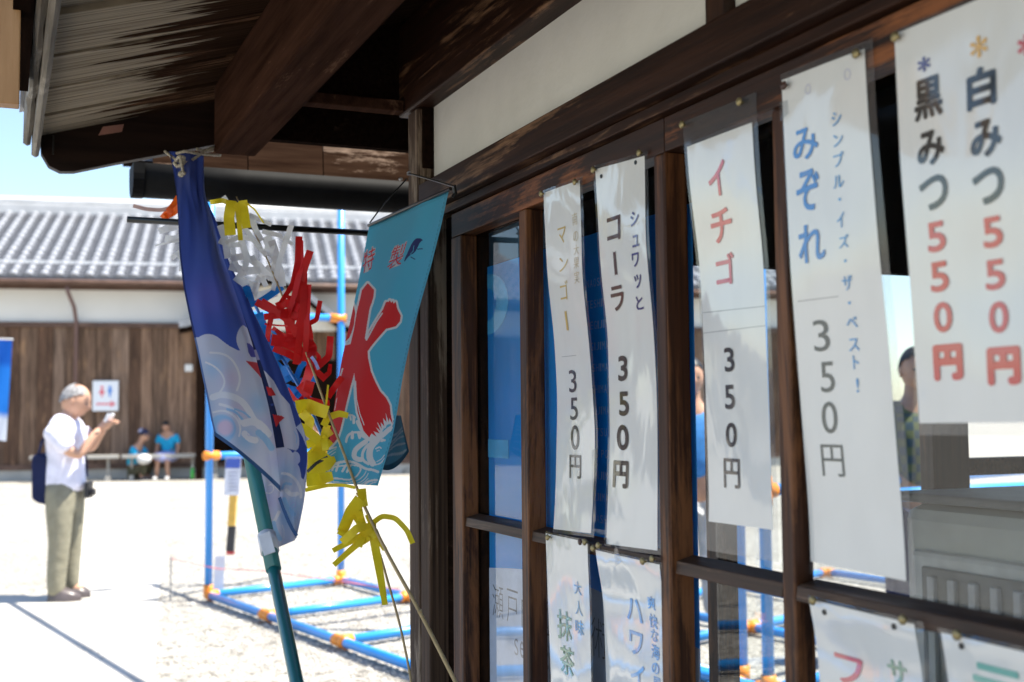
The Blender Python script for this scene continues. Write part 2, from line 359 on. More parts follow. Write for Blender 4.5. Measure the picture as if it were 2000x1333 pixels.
# one row of round cover tiles and one row of flat pan tiles, shared along the roof
def tile_row():
    b = MB(); nt_ = 15; ln = L / nt_; seg = 7
    for k in range(nt_):
        y0 = k*ln; y1 = y0 + ln + .012; r0 = .088; r1 = .074
        P = []
        for (yy, rr, lift) in ((y0, r0, .018), (y1, r1, .0)):
            P.append([(rr*math.cos(math.pi*q/seg), yy, lift + rr*.85*math.sin(math.pi*q/seg)) for q in range(seg+1)])
        b.grid(P)
        b.add([(r0*math.cos(math.pi*q/seg), y0, .018 + r0*.85*math.sin(math.pi*q/seg)) for q in range(seg+1)] + [(0, y0, 0)], [(q, q+1, seg+1) for q in range(seg)])
    return b.mesh('cover_tile_row', TILEC, False)
def pan_row(w_):
    b = MB(); n_ = 26; ln = L / n_
    for k in range(n_):
        y0 = k*ln; y1 = y0 + ln + .01
        b.add([(-w_/2, y0, .05),(0, y0, .025),(w_/2, y0, .05),(w_/2, y1, .022),(0, y1, .0),(-w_/2, y1, .022)], [(0,1,4,5),(1,2,3,4)])
        b.add([(-w_/2, y0, .05),(0, y0, .025),(w_/2, y0, .05),(w_/2, y0, .02),(-w_/2, y0, .02)], [(0,1,2,3,4)])
    return b.mesh('pan_tile_row', PANT, False)
PITCHT = (bx(354, 549, -.85)[0] - bx(0, 549, -.85)[0]) / 12.0
tm = tile_row(); pmh = pan_row(PITCHT - .13)
x = XL + .2; k = 0
while x < XR and k < 145:
    Mr = BM @ Matrix.Translation((x, -.87, z_edge+.075)) @ Matrix.Rotation(sa, 4, 'X')
    place(bpy.data.objects.new('cover_tile_row', tm), bl, Mr)
    place(bpy.data.objects.new('pan_tile_row', pmh), bl, BM @ Matrix.Translation((x + PITCHT/2, -.85, z_edge+.07)) @ Matrix.Rotation(sa, 4, 'X'))
    x += PITCHT; k += 1
RIDGE = plain('pale ridge tile', (.50,.50,.50), .5, .1, 2.0)
MB().box(XL-.1, XR+.1, RIDGE_IN-.2, RIDGE_IN+.2, z_rg, z_rg+.28).build('ridge_course', RIDGE, bl, BM, bevel=.02)
MB().tube([(XL-.1, RIDGE_IN, z_rg+.33), (XR+.1, RIDGE_IN, z_rg+.33)], .17, 12).build('ridge_cap', RIDGE, bl, BM, smooth=True)
DPM = plain('brown downpipe paint', (.15,.09,.085), .5)
gx = bx(146, 600)[0]
MB().tube([(gx-.06,-.84,z_edge-.14),(gx-.05,-.8,z_edge-.25),(gx+.03,-.35,z_edge-.55),(gx+.05,-.09,z_edge-.85),(gx+.05,-.09,.3)], .045, 10).build('downpipe', DPM, bl, BM, smooth=True)
MB().tube([(XL,-.93,z_edge-.03),(XR,-.93,z_edge-.06)], .055, 10).build('eave_gutter', BT, bl, BM, smooth=True)
# porch with a curved gable in front of the doorway
px0 = bx(350, 640, -1.2)[0]; px1 = bx(700, 640, -1.2)[0]; pxc = (px0+px1)/2; pz0 = bx(360, 640, -1.2)[1]; pz1 = bx(530, 545, -1.2)[1]
def gable(x, lift=0): 
    t = abs(x-pxc)/((px1-px0)/2); return pz0 + (pz1-pz0)*(0.5+0.5*math.cos(math.pi*min(1,t))) + lift
ns = 24; xs = [px0 + (px1-px0)*i/ns for i in range(ns+1)]
b = MB()
P0 = [(x, -1.25, gable(x)) for x in xs] + [(x, -1.25, gable(x, .16)) for x in reversed(xs)]
P1 = [(x, .04, gable(x)) for x in xs] + [(x, .04, gable(x, .16)) for x in reversed(xs)]
for i in range(ns):
    b.prism([(xs[i],-1.25,gable(xs[i])),(xs[i+1],-1.25,gable(xs[i+1])),(xs[i+1],.04,gable(xs[i+1])),(xs[i],.04,gable(xs[i]))],
            [(xs[i],-1.25,gable(xs[i],.16)),(xs[i+1],-1.25,gable(xs[i+1],.16)),(xs[i+1],.04,gable(xs[i+1],.16)),(xs[i],.04,gable(xs[i],.16))])
b.build('porch_roof', TILE, bl, BM)
b = MB(); ins = [x for x in xs if px0+.5 < x < px1-.5]
zb = pz0 - .05
for i in range(len(ins)-1):
    b.prism([(ins[i],-1.05,zb),(ins[i+1],-1.05,zb),(ins[i+1],-1.0,zb),(ins[i],-1.0,zb)], [(ins[i],-1.05,gable(ins[i],-.12)),(ins[i+1],-1.05,gable(ins[i+1],-.12)),(ins[i+1],-1.0,gable(ins[i+1],-.12)),(ins[i],-1.0,gable(ins[i],-.12))])
b.build('porch_gable', plain('cream plaster', (.62,.56,.46), .9), bl, BM)
b = MB()
for i in range(ns):
    b.prism([(xs[i],-1.2,gable(xs[i],-.13)),(xs[i+1],-1.2,gable(xs[i+1],-.13)),(xs[i+1],-1.1,gable(xs[i+1],-.13)),(xs[i],-1.1,gable(xs[i],-.13))],
            [(xs[i],-1.2,gable(xs[i],-.005)),(xs[i+1],-1.2,gable(xs[i+1],-.005)),(xs[i+1],-1.1,gable(xs[i+1],-.005)),(xs[i],-1.1,gable(xs[i],-.005))])
b.build('porch_bargeboard', W_DARK, bl, BM)
for xx in (px0+.45, px1-.45):
    MB().box(xx-.08, xx+.08, -1.1, -.94, 0, zb).build('porch_post', W_DARK, bl, BM)
MB().box(px0+.4, px1-.4, -.03, -.013, .3, 2.75).build('doorway', W_DARK, bl, BM)
for i in range(5):
    xx = px0+.5 + i*(px1-px0-1.0)/5
    MB().box(xx+.03, xx+(px1-px0-1)/5-.03, -.07, -.04, .35, 2.6).build('door_leaf', W_DARK, bl, BM)
# restroom sign
def figure(cx, cz, s, skirt):
    b = MB(); b.tube([(cx,-.001,cz+s*.82),(cx,-.006,cz+s*.82)], s*.15, 12)
    if skirt: b.prism([(cx-s*.1,0,cz+s*.62),(cx+s*.1,0,cz+s*.62),(cx+s*.32,0,cz+.18*s),(cx-s*.32,0,cz+.18*s)],[(cx-s*.1,-.005,cz+s*.62),(cx+s*.1,-.005,cz+s*.62),(cx+s*.32,-.005,cz+.18*s),(cx-s*.32,-.005,cz+.18*s)])
    else: b.prism([(cx-s*.26,0,cz+s*.62),(cx+s*.26,0,cz+s*.62),(cx+s*.1,0,cz+.15*s),(cx-s*.1,0,cz+.15*s)],[(cx-s*.26,-.005,cz+s*.62),(cx+s*.26,-.005,cz+s*.62),(cx+s*.1,-.005,cz+.15*s),(cx-s*.1,-.005,cz+.15*s)])
    b.box(cx-s*.08, cx+s*.08, -.005, 0, cz-s*.18, cz+s*.2); return b
x0, z1 = bx(181, 744, -.12); x1, z0 = bx(231, 803, -.12)
F2 = BM @ Matrix.Translation((0, -.12, 0))
SG = thing('restroom_sign', 'white restroom sign with red and blue figures over a red arrow on the plank wall', 'sign', BM @ Vector(((x0+x1)/2, -.12, z0)))
MB().box(x0, x1, 0, .02, z0, z1).build('sign_plate', plain('white sign enamel', (.78,.8,.84), .4, .02), SG, F2, bevel=.01)
hh = z1-z0; ww = x1-x0
figure(x0+ww*.36, z0+hh*.52, hh*.32, True).build('figure', plain('sign red', (.75,.12,.16), .4), SG, F2)
figure(x0+ww*.67, z0+hh*.52, hh*.32, False).build('figure', plain('sign blue', (.04,.22,.65), .4), SG, F2)
b = MB().box(x0+ww*.14, x0+ww*.72, -.005, 0, z0+hh*.2, z0+hh*.26)
b.prism([(x0+ww*.7,0,z0+hh*.12),(x0+ww*.9,0,z0+hh*.23),(x0+ww*.7,0,z0+hh*.34)],[(x0+ww*.7,-.005,z0+hh*.12),(x0+ww*.9,-.005,z0+hh*.23),(x0+ww*.7,-.005,z0+hh*.34)])
b.build('arrow', plain('arrow red', (.75,.15,.18), .4), SG, F2)
x0, z1 = bx(361, 712, -.1); x1, z0 = bx(376, 726, -.1)
o = MB().box(x0, x1, -.1, -.07, z0, z1).build('wall_notice', plain('notice white', (.75,.75,.75), .5), None, BM, bevel=.008)
tag(o, 'small white square notice fixed high on the plank wall beside the doorway', 'notice')
x0, z1 = bx(392, 770, -.1)
# bench : pale metal pipe seat along the wall
BEN = plain('pale grey bench seat', (.34,.325,.30), .5)
def bench(xa, xb, label):
    t = thing('bench', label, 'bench', BM @ Vector(((xa+xb)/2, -.7, 0)), BA, 'benches along the plank wall')
    MB().box(xa, xb, -.92, -.55, .50, .58).build('seat', BEN, t, BM, bevel=.01)
    for f in (.12, .88):
        MB().tube([(xa+(xb-xa)*f, -.73, .1), (xa+(xb-xa)*f, -.73, .5)], .03, 8).build('leg', BEN, t, BM)
        MB().box(xa+(xb-xa)*f-.05, xa+(xb-xa)*f+.05, -.9, -.56, .0, .12).build('foot', BEN, t, BM)
bench(bx(60, 900, -.7)[0], bx(232, 900, -.7)[0], 'low pale bench behind the standing man, left of the crouching person')
bench(bx(239, 900, -.7)[0], bx(395, 900, -.7)[0], 'low pale bench that the person in the checked skirt sits on')
bench(bx(402, 900, -.7)[0], bx(560, 900, -.7)[0], 'low pale bench right of the blue pipe post, in the porch shade')
STEP = plain('grey stone step', (.4,.38,.35), .8, .1, 1.5)
# green bottle
bxm, bzm = bx(376, 930, -1.0); q = BM @ Vector((bxm, -1.0, 0))
GRN = plain('green bottle', (.05,.45,.07), .25, .05)
t = thing('drink_bottle', 'green drink bottle standing on the ground at the foot of the bench', 'bottle', q)
MB().tube([(q.x,q.y,.01),(q.x,q.y,.2),(q.x,q.y,.25),(q.x,q.y,.29)], [.045,.045,.02,.018], 12).build('bottle_body', GRN, t, smooth=True)
MB().tube([(q.x,q.y,.29),(q.x,q.y,.315)], .02, 12).build('cap', plain('bottle cap', (.8,.8,.8), .4), t)
# garden rocks at the foot of the wall, between flag and door post
ROCK = plain('pale rock', (.32,.29,.24), .9, .25, 4, .6, .2)
def rock(px, py, w_, h_, label):
    p = gnd(px, py); bm = bmesh.new(); bmesh.ops.create_icosphere(bm, subdivisions=3, radius=1)
    for v in bm.verts:
        n_ = math.sin(v.co.x*3.1+px)*.12 + math.sin(v.co.y*4.3+px*2)*.1 + math.sin(v.co.z*5)*.06
        v.co = v.co*(1+n_); v.co.x *= w_; v.co.y *= w_*.7; v.co.z = max(-.2, v.co.z)*h_
    me = bpy.data.meshes.new('rock'); bm.to_mesh(me); bm.free(); me.materials.append(ROCK)
    for f in me.polygons: f.use_smooth = True
    o = bpy.data.objects.new('garden_rock', me); place(o, None, Matrix.Translation(p)); tag(o, label, 'rock', 'pale rocks by the far wall')
rock(772, 922, .30, .28, 'pale rounded rock just left of the weathered door post')
rock(793, 925, .22, .18, 'low pale rock half hidden behind the weathered door post')
rock(745, 924, .20, .15, 'small pale rock under the corner of the turquoise flag')

# ------------------------------------------------------------------ left banner (blue nobori)
BB = thing('nobori_banner', 'blue and white vertical banner cut off by the left edge, before the plank wall', 'banner', gnd(-20, 1000))
bz = 16.0
def bgrid(pts, n=10):
    return pts
P = [[at(-60 + (84 - 12*j/14)*i/8.0, 664 + 196*j/14 + 2*math.sin(i), bz + .05*math.sin(i*1.1+j*.3)) for i in range(9)] for j in range(15)]
def attrmat(name, rough=.7, transl=.3, coat=0.0):
    mt, nt, out = newmat(name); a = nt.nodes.new('ShaderNodeVertexColor'); a.layer_name = 'print'
    v = coords(nt, (900,900,900), rnd=False); n = N(nt, 'ShaderNodeTexNoise', Scale=1.0, Detail=1.0); nt.links.new(v, n.inputs['Vector'])
    b = N(nt, 'ShaderNodeBump', Strength=.15, Distance=.0006); nt.links.new(n.outputs[0], b.inputs['Height'])
    p = N(nt, 'ShaderNodeBsdfPrincipled', Roughness=rough); p.inputs['Sheen Weight'].default_value = .15; p.inputs['Specular IOR Level'].default_value = .3; nt.links.new(a.outputs[0], p.inputs[0]); nt.links.new(b.outputs[0], p.inputs['Normal'])
    t = N(nt, 'ShaderNodeBsdfTranslucent'); nt.links.new(a.outputs[0], t.inputs[0])
    mx = N(nt, 'ShaderNodeMixShader', Fac=transl); nt.links.new(p.outputs[0], mx.inputs[1]); nt.links.new(t.outputs[0], mx.inputs[2]); nt.links.new(mx.outputs[0], out.inputs[0]); return mt
FLAGM = attrmat('printed flag cloth', transl=.45)
def paint(me, cols):
    a = me.color_attributes.new('print', 'FLOAT_COLOR', 'POINT'); c = np.ones((len(me.vertices), 4), dtype=np.float32); c[:, :3] = cols
    a.data.foreach_set('color', c.ravel())
o = MB().grid(P).build('cloth', FLAGM, BB, smooth=True)
cols = np.array([((.01,.12,.55) if j < 4 else ((.02,.22,.75) if j < 11 else (.7,.75,.85))) for j in range(15) for i in range(9)])
paint(o.data, cols)
MB().tube([gnd(-66, 1000), at(-66, 655, bz)], .012, 8).build('pole', plain('white pole', (.7,.7,.7), .4), BB)
MB().tube([at(-70, 662, bz), at(26, 663, bz)], .01, 8).build('crossbar', plain('white crossbar', (.7,.7,.7), .4), BB)

# ------------------------------------------------------------------ blue pipe frames
PIPE = plain('blue plastic pipe', (.03,.30,.80), .35, .04, 5, coat=.3)
JOIN = plain('orange plastic joint', (.85,.28,.03), .4, .05, 5)
e1 = Vector((.553, -.833, 0)); e2 = Vector((.75, .66, 0)).normalized()
def pipe_frame(A, nx, ny, lx, ly, posts, h, rails, label, extra=(), top=None):
    t = thing('pipe_frame', label, 'pipe frame', A, 0, 'blue pipe frames in the courtyard')
    r = .029; A = Vector(A)
    def P(i, j, z=.05): return A + e1*(i*lx) + e2*(j*ly) + Vector((0,0,z))
    def pipe(a, b): MB().tube([a, b], r, 14).build('pipe', PIPE, t, smooth=True)
    def joint(p, dirs):
        b = MB()
        for d in dirs: b.tube([p, p + Vector(d)*.075], .037, 14)
        b.build('joint', JOIN, t, smooth=True)
    for j in range(ny+1): pipe(P(0,j), P(nx,j))
    for i in range(nx+1): pipe(P(i,0), P(i,ny))
    for (i, j) in posts:
        pipe(P(i,j), P(i,j,h))
    for i in range(nx+1):
        for j in range(ny+1):
            ds = []
            if i < nx: ds.append(e1)
            if i > 0: ds.append(-e1)
            if j < ny: ds.append(e2)
            if j > 0: ds.append(-e2)
            if (i,j) in posts: ds.append(Vector((0,0,1)))
            joint(P(i,j), ds)
    for (i0,j0,i1,j1,z) in rails:
        pipe(P(i0,j0,z), P(i1,j1,z)); d = (P(i1,j1,z)-P(i0,j0,z)).normalized()
        joint(P(i0,j0,z), [d, Vector((0,0,.9)), Vector((0,0,-.9))]); joint(P(i1,j1,z), [-d, Vector((0,0,.9)), Vector((0,0,-.9))])
    return t, P
pf, PP = pipe_frame((-2.3, 9.08, 0), 4, 1, 1.15, 1.18, [(0,0),(0,1),(4,0),(4,1)], 3.6,
    [(0,0,4,0,3.6),(0,1,4,1,3.6),(0,0,0,1,3.6),(4,0,4,1,3.6)], 'large blue pipe frame on the gravel in front of the plank wall')
def xpipe(t, a, b, ends=True):
    MB().tube([a, b], .029, 14).build('pipe', PIPE, t, smooth=True)
    d = (Vector(b)-Vector(a)).normalized()
    if ends:
        for p, s in ((Vector(a), 1), (Vector(b), -1)):
            MB().tube([p - d*s*.04, p + d*s*.09], .037, 12).build('joint', JOIN, t, smooth=True)
a = PP(0,0,1.09); xpipe(pf, a, at(640, 884, 10.3))
bq = PP(0,1,2.19); xpipe(pf, bq, at(430, 612, 9.6))
# second frame stands left of the picture and is seen in the window panes
pf2, PQ = pipe_frame((-4.91, 4.80, 0), 3, 2, 1.15, 1.18, [(0,2),(0,0)], 3.2,
    [(0,0,0,2,3.2)], 'blue pipe frame nearest the shop, mirrored in the window panes')
J3 = Vector((1.46, 7.53, 0)); A3 = J3 - e1*1.15 - e2*1.18
pf3, PR = pipe_frame(A3, 3, 3, 1.15, 1.18, [(2,0),(0,0),(0,2),(3,3)], 3.2, [(2,0,2,3,1.0),(0,0,0,3,3.2)], 'blue pipe frame seen through the shop windows behind the price strips')
xpipe(pf3, at(1640, 972, 5.1), at(2150, 946, 5.7))
# hung card and stick on the frame
HC = thing('hanging_card', 'small white card with a blue heading hung from a blue pipe over a yellow stick', 'card', at(455, 1083, 8.8))
WPAP = plain('white card', (.72,.74,.82), .6, .03); BHD = plain('blue heading', (.06,.12,.5), .6)
def pxbox(name, x0, y0, x1, y1, Z, th, mat, parent, skew=0):
    a, b_, c, d_ = at(x0+skew, y0, Z), at(x1+skew, y0, Z), at(x1-skew, y1, Z), at(x0-skew, y1, Z); off = Vector((0, th, 0))
    return MB().prism([a,b_,c,d_], [a+off,b_+off,c+off,d_+off]).build(name, mat, parent)
pxbox('card', 439, 893, 469, 968, 8.75, .006, WPAP, HC, 2)
pxbox('heading', 441, 896, 469, 915, 8.74, .004, BHD, HC, 1)
for k in range(6): pxbox('text_line', 446, 922+k*7, 464, 924+k*7, 8.742, .003, plain('grey print', (.4,.42,.55), .6), HC)
pxbox('stick', 446, 968, 460, 1028, 8.75, .04, plain('yellow painted stick', (.75,.45,.08), .5), HC, 2)
pxbox('stick_tip', 443, 1029, 457, 1078, 8.75, .04, plain('black painted stick', (.03,.03,.035), .5), HC, 2)
pxbox('red_band', 442, 1078, 456, 1084, 8.745, .05, plain('red band', (.6,.05,.05), .5), HC)
o = pxbox('paper_slip', 418, 1086, 438, 1152, 8.85, .004, WPAP, None, 2)
tag(o, 'pale lavender paper slip hung low beside the blue post base', 'paper')
# stake and pink cord
STK = plain('thin steel stake', (.3,.3,.3), .5); PINK = plain('pink cord', (.75,.2,.22), .6)
t = thing('cord_stake', 'thin stake with a pink cord, left of the blue pipe frame', 'stake', gnd(333, 1175))
MB().tube([gnd(333,1175), gnd(333,1175)+Vector((0,0,.33))], .006, 6).build('stake', STK, t)
g = gnd(333,1175)+Vector((0,0,.32))
MB().tube([g, g.lerp(gnd(520,1200)+Vector((0,0,.3)), .5)-Vector((0,0,.03)), gnd(520,1200)+Vector((0,0,.3)), gnd(780,1240)+Vector((0,0,.28))], .004, 6).build('cord', PINK, t)

# ------------------------------------------------------------------ shop building
sb = thing('shop_building', 'old wooden snack shop with dark sliding doors, white plaster band and low eave', 'building', fr(1.5, 0, 0), AL)
G_O = -.036            # plane of the glass
# upper wall: plaster band, lintel, wall plate
shopbox('plaster_band', 1.293, 2.384, -.06, -.004, 1.86, 2.035, PLASTER, sb, 0)
shopbox('plaster_band', -1.0, 1.245, -.06, -.004, 1.86, 2.035, PLASTER, sb, 0)
shopbox('stud', 1.247, 1.291, -.06, .012, 1.862, 2.03, W_Z, sb)
shopbox('lintel', -2.0, 2.384, -.06, .032, 1.802, 1.8615, W_S, sb, .003)
shopbox('lintel_groove', -2.0, 2.384, -.06, .012, 1.784, 1.8005, W_S, sb, .002)
shopbox('wall_plate', -2.0, 2.50, -.08, .038, 2.032, 2.235, W_S, sb, .004)
shopbox('corner_post', 2.387, 2.41, -.12, .02, 1.9, 2.031, W_DARK, sb, .002)
shopbox('door_post', 2.336, 2.3905, -.03, .028, 0, 1.80, W_PORCH, sb, .004)
shopbox('door_post', 2.3925, 2.456, -.06, .031, 0, 2.03, W_PORCH, sb, .004)
shopbox('jamb', 2.275, 2.3355, -.10, -.012, 0, 1.783, W_DARK, sb, .002)
shopbox('jamb', 2.2755, 2.3865, -.12, -.062, 1.784, 2.03, W_DARK, sb, 0)
# walls and roof of the room
shopbox('end_wall', 2.39, 2.44, -.34, -.125, 0, 2.26, W_DARK, sb, 0)
shopbox('end_header', 2.39, 2.44, -4.2, -.341, 1.725, 2.26, W_DARK, sb, 0)
shopbox('end_sill', 2.38, 2.45, -4.2, -.341, .0, .16, W_SILL, sb, 0)
for a_, b_ in ((-.755,-.70),(-1.47,-1.35),(-2.3,-2.24),(-3.2,-3.1)): shopbox('end_post', 2.39, 2.44, a_, b_, .161, 1.724, W_Z, sb, .003)
shopbox('end_rail', 2.395, 2.435, -3.09, -1.471, 1.205, 1.25, W_S, sb, .003)
MB().box(2.412, 2.416, -1.349, -.756, .161, 1.724).build('end_pane', GLASS, sb, SHOP)

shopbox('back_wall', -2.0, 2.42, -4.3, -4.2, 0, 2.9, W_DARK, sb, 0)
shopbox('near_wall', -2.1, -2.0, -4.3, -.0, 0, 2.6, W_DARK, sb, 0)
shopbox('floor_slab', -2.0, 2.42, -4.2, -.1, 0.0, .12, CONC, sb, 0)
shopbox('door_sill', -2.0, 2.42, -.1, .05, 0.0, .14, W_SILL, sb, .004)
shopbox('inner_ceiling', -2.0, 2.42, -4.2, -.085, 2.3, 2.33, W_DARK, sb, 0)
# eave soffit planks (run outward, rise towards the wall)
SOF = lambda o: 2.03 + .30*(.757 - o)
tilt = math.atan(.30)
sof = MB().box(-2.0, 2.99, -.1, .0, 0, 0).build('soffit', W_DARK, sb, SHOP)
sof.data.clear_geometry()
b = MB(); z0, z1 = SOF(.768), SOF(-.1)
b.prism([(-2.0,-.1,z1+.034),(3.0,-.1,z1+.034),(3.0,.768,z0+.034),(-2.0,.768,z0+.034)], [(-2.0,-.1,z1+.06),(3.0,-.1,z1+.06),(3.0,.768,z0+.06),(-2.0,.768,z0+.06)])
bm_ = b.mesh('soffit', W_DARK); sof.data = bm_
# plank seams measured at the eave edge
seams = [2.985, 2.75, 2.52, 2.28, 2.03, 1.80, 1.56, 1.33, 1.08, .84, .6, .35, .1, -.2, -.5, -.8, -1.1, -1.4, -1.7, -2.0]
for a_, b_ in zip(seams[:-1], seams[1:]):
    g = .005; dz = random.uniform(-.006, .006); th = .022
    q = MB(); lo, hi = b_+g, a_-g
    q.prism([(lo,-.06,SOF(-.06)+dz),(hi,-.06,SOF(-.06)+dz+.004),(hi,.765,SOF(.765)+dz+.004),(lo,.765,SOF(.765)+dz)], [(lo,-.06,SOF(-.06)+.034),(hi,-.06,SOF(-.06)+.034),(hi,.765,SOF(.765)+.034),(lo,.765,SOF(.765)+.034)])
    q.build('plank', W_SOF, sof, SHOP, bevel=.0015)
# fascia, in two layers, rough lower edges
def rough_board(name, o0, o1, zb, zt, s0, s1, mat, amp, seed):
    r = random.Random(seed); n_ = 60; b = MB(); P = []
    zz = [zb + r.uniform(-amp, amp) for _ in range(n_+1)]; oo = [r.uniform(-amp, amp)*.35 for _ in range(n_+1)]
    for i in range(n_+1):
        s = s0 + (s1-s0)*i/n_
        P.append([(s,o0,zt),(s,o0+oo[i],zz[i]+.004),(s,(o0+o1)/2,zz[i]),(s,o1+oo[i],zz[i]+.006),(s,o1,zt)])
    b.grid(P); b.add(P[0], [(0,1,2,3,4)]); b.add(P[-1], [(0,1,2,3,4)]); return b.build(name, mat, sb, SHOP)
rough_board('fascia', .766, .782, 1.988, 2.12, -2.0, 2.99, W_FAS, .0025, 1)
rough_board('eave_edge_board', .7835, .80, 2.012, 2.13, -2.0, 3.0, W_FAS, .006, 2)
# roof over the shop
for k_, (sa_, sb_) in enumerate(((1.9, 2.42),)): MB().prism([(sa_,.801,2.02),(sb_,.801,1.995),(sb_,.832,1.995),(sa_,.832,2.02)],[(sa_,.801,2.5),(sb_,.801,2.5),(sb_,.832,2.5),(sa_,.832,2.5)]).build('fascia_backing', W_DARK, sb, SHOP)
shopbox('nail', 2.93, 2.934, .735, .739, 1.985, 2.03, BLACKM, sb, 0)
b = MB(); b.prism([(-2.05,.81,2.10),(3.03,.81,2.10),(3.03,-2.1,2.10+.30*2.91),(-2.05,-2.1,2.10+.30*2.91)], [(-2.05,.81,2.16),(3.03,.81,2.16),(3.03,-2.1,2.16+.30*2.91),(-2.05,-2.1,2.16+.30*2.91)])
b.build('roof_slope', TILE, sb, SHOP)
b = MB(); b.prism([(-2.05,-2.11,2.97),(3.03,-2.11,2.97),(3.03,-4.9,2.2),(-2.05,-4.9,2.2)], [(-2.05,-2.11,3.03),(3.03,-2.11,3.03),(3.03,-4.9,2.26),(-2.05,-4.9,2.26)])
b.build('roof_slope', TILE, sb, SHOP)
# far verge board closing the eave (rounded outer end)
vb = []
zo = lambda o: 1.937 + .27*(.757-o)
outline = [(.765, SOF(.765)+.012), (.762, zo(.76)+.055), (.745, zo(.745)+.022), (.72, zo(.72)+.004), (.69, zo(.69)-.002), (.60, zo(.6)), (.3, zo(.3)), (.0, zo(0)), (.0, SOF(0)+.02), (.3, SOF(.3)+.02), (.6, SOF(.6)+.02)]
MB().prism([(2.955, o, z) for o, z in outline], [(2.99, o, z) for o, z in outline]).build('verge_board', W_VERGE, sb, SHOP, bevel=.002)
p0 = wallp(190, 262, 0)
def on_s(x, y, s):
    r = ray(x, y); t = (s - (SHOPI @ CAM).x) / (r.dot(wv)); return SHOPI @ (CAM + r*t)
pts = [on_s(x, y, 2.953) for x, y in ((201,248),(242,243),(238,258),(192,265))]
MB().prism([(p.x, p.y, p.z) for p in pts], [(p.x-.001, p.y, p.z) for p in pts]).build('tape_patch', plain('faded pink tape', (.36,.17,.13), .7), sb, SHOP)
# main eave beam with cut end, ledger, dark boards standing in for the shade under the eave
shopbox('eave_beam', -2.0, 2.75, .305, .40, 1.975, 2.135, W_BEAM, sb, .006)
shopbox('ledger', 2.455, 2.495, .04, .38, 2.036, 2.060, W_BEAM, sb, .002)
MB().prism([(2.50,-.12,2.061),(2.50,.38,2.061),(2.50,.38,SOF(.38)+.03),(2.50,-.12,SOF(-.12)+.03)],[(2.52,-.12,2.061),(2.52,.38,2.061),(2.52,.38,SOF(.38)+.03),(2.52,-.12,SOF(-.12)+.03)]).build('tie_board', W_DARK, sb, SHOP)
shopbox('shade_board', 2.80, 2.83, -.1, .38, 2.032, 2.14, W_DARK, sb, 0)  # added dark board where the inside of the eave lies in shade
# ---- sliding doors
def door(name_part, s_hi, s_lo, muntins, stile, glass_from, glass_to, top=1.782, o_face=0.0):
    d = bpy.data.objects.new('sliding_door', None); place(d, sb, SHOP @ Matrix.Translation((s_lo, 0, 0)))
    shopbox('top_rail', s_lo, s_hi, -.036, o_face, 1.733, top, W_RAIL, d)
    shopbox('bottom_rail', s_lo, s_hi, -.036, o_face, .14, .30, W_RAIL, d)
    for a_, b_ in stile: shopbox('stile', b_, a_, -.034, o_face+.001, .301, 1.7325, W_MUNT, d, .003)
    segs = sorted([x for st in stile for x in st] + [x for mm in muntins for x in mm], reverse=True)
    for a_, b_ in muntins: shopbox('muntin', b_, a_, -.032, o_face-.004, .301, 1.7325, W_MUNT, d, .003)
    edges = sorted(stile + muntins, key=lambda q: -q[0])
    for e, f in zip(edges[:-1], edges[1:]):
        hi, lo = e[1]-.0005, f[0]+.0005
        for z in (1.155, .72):
            b = MB(); zt = z + (.034 if False else .024)
            b.prism([(lo,-.034,z-.004),(hi,-.034,z-.004),(hi,-.004,z+.000),(lo,-.004,z+.000)], [(lo,-.034,z+.024),(hi,-.034,z+.024),(hi,-.006,z+.017),(lo,-.006,z+.017)])
            b.build('rail', W_SILL, d, SHOP, bevel=.0015)
        for za, zb_ in ((.301, .715), (.746, 1.150), (1.181, 1.7325)):
            MB().box(lo, hi, G_O-.0015, G_O+.0015, za, zb_).build('pane', GLASS, d, SHOP)
    return d
door('a', 2.27, 1.420, [], [(2.27,2.213),(1.925,1.894),(1.448,1.421)], 0, 0)
door('b', 1.4185, .40, [(1.175,1.150)], [(1.4184,1.4165),(.66,.62),(.44,.40)], 0, 0)
door('c', .398, -.60, [(.15,.12),(-.12,-.15)], [(.398,.36),(-.56,-.60)], 0, 0)
door('d', -.602, -2.0, [(-.85,-.88),(-1.12,-1.15),(-1.4,-1.43)], [(-.602,-.64),(-1.96,-2.0)], 0, 0)

# ---- fresh cedar board at the upper left
o = MB().box(1.955, 1.98, .84, 1.2, 1.925, 2.6)
tl = [on_s(x, y, 2.0) for x, y in ((38,0),(38,204),(-160,204),(-160,0))]
zlo = tl[1].z; olo = tl[1].y
o = MB().box(2.0, 2.035, olo, olo+.25, zlo, zlo+.7).build('cedar_board', W_NEW, None, SHOP, bevel=.002)
tag(o, 'fresh pale cedar board hanging at the upper left beside the weathered eave', 'board')

# ---- neighbouring wing roof with black gutter
wr = thing('wing_roof', 'low wing roof with dark underside and black half round gutter beyond the door post', 'roof', fr(3.4, 0, 0), AL)
gl = []
for k in range(13):
    a_ = math.pi*(k/12); gl.append((math.cos(a_), -math.sin(a_)))
b = MB(); R_ = .056; sc_, zc_ = 3.44, 2.045
prof = [(sc_ + R_*c, zc_ + R_*s) for c, s in gl]; prof = [(sc_+R_, zc_+.03)] + prof + [(sc_-R_, zc_+.03)]
b.grid([[(p[0], o_, p[1]-.01*(0 if o_ > .4 else 0)) for p in prof] for o_ in (.50, .2, -.2, -.8, -1.4)])
b.build('gutter', BLACKP, wr, SHOP, smooth=True, solid=.003)
b = MB(); prof2 = [(sc_ + (R_+.004)*c, zc_ + (R_+.004)*s) for c, s in gl]; prof2 = [(sc_+R_+.004, zc_+.03)] + prof2 + [(sc_-R_-.004, zc_+.03)]
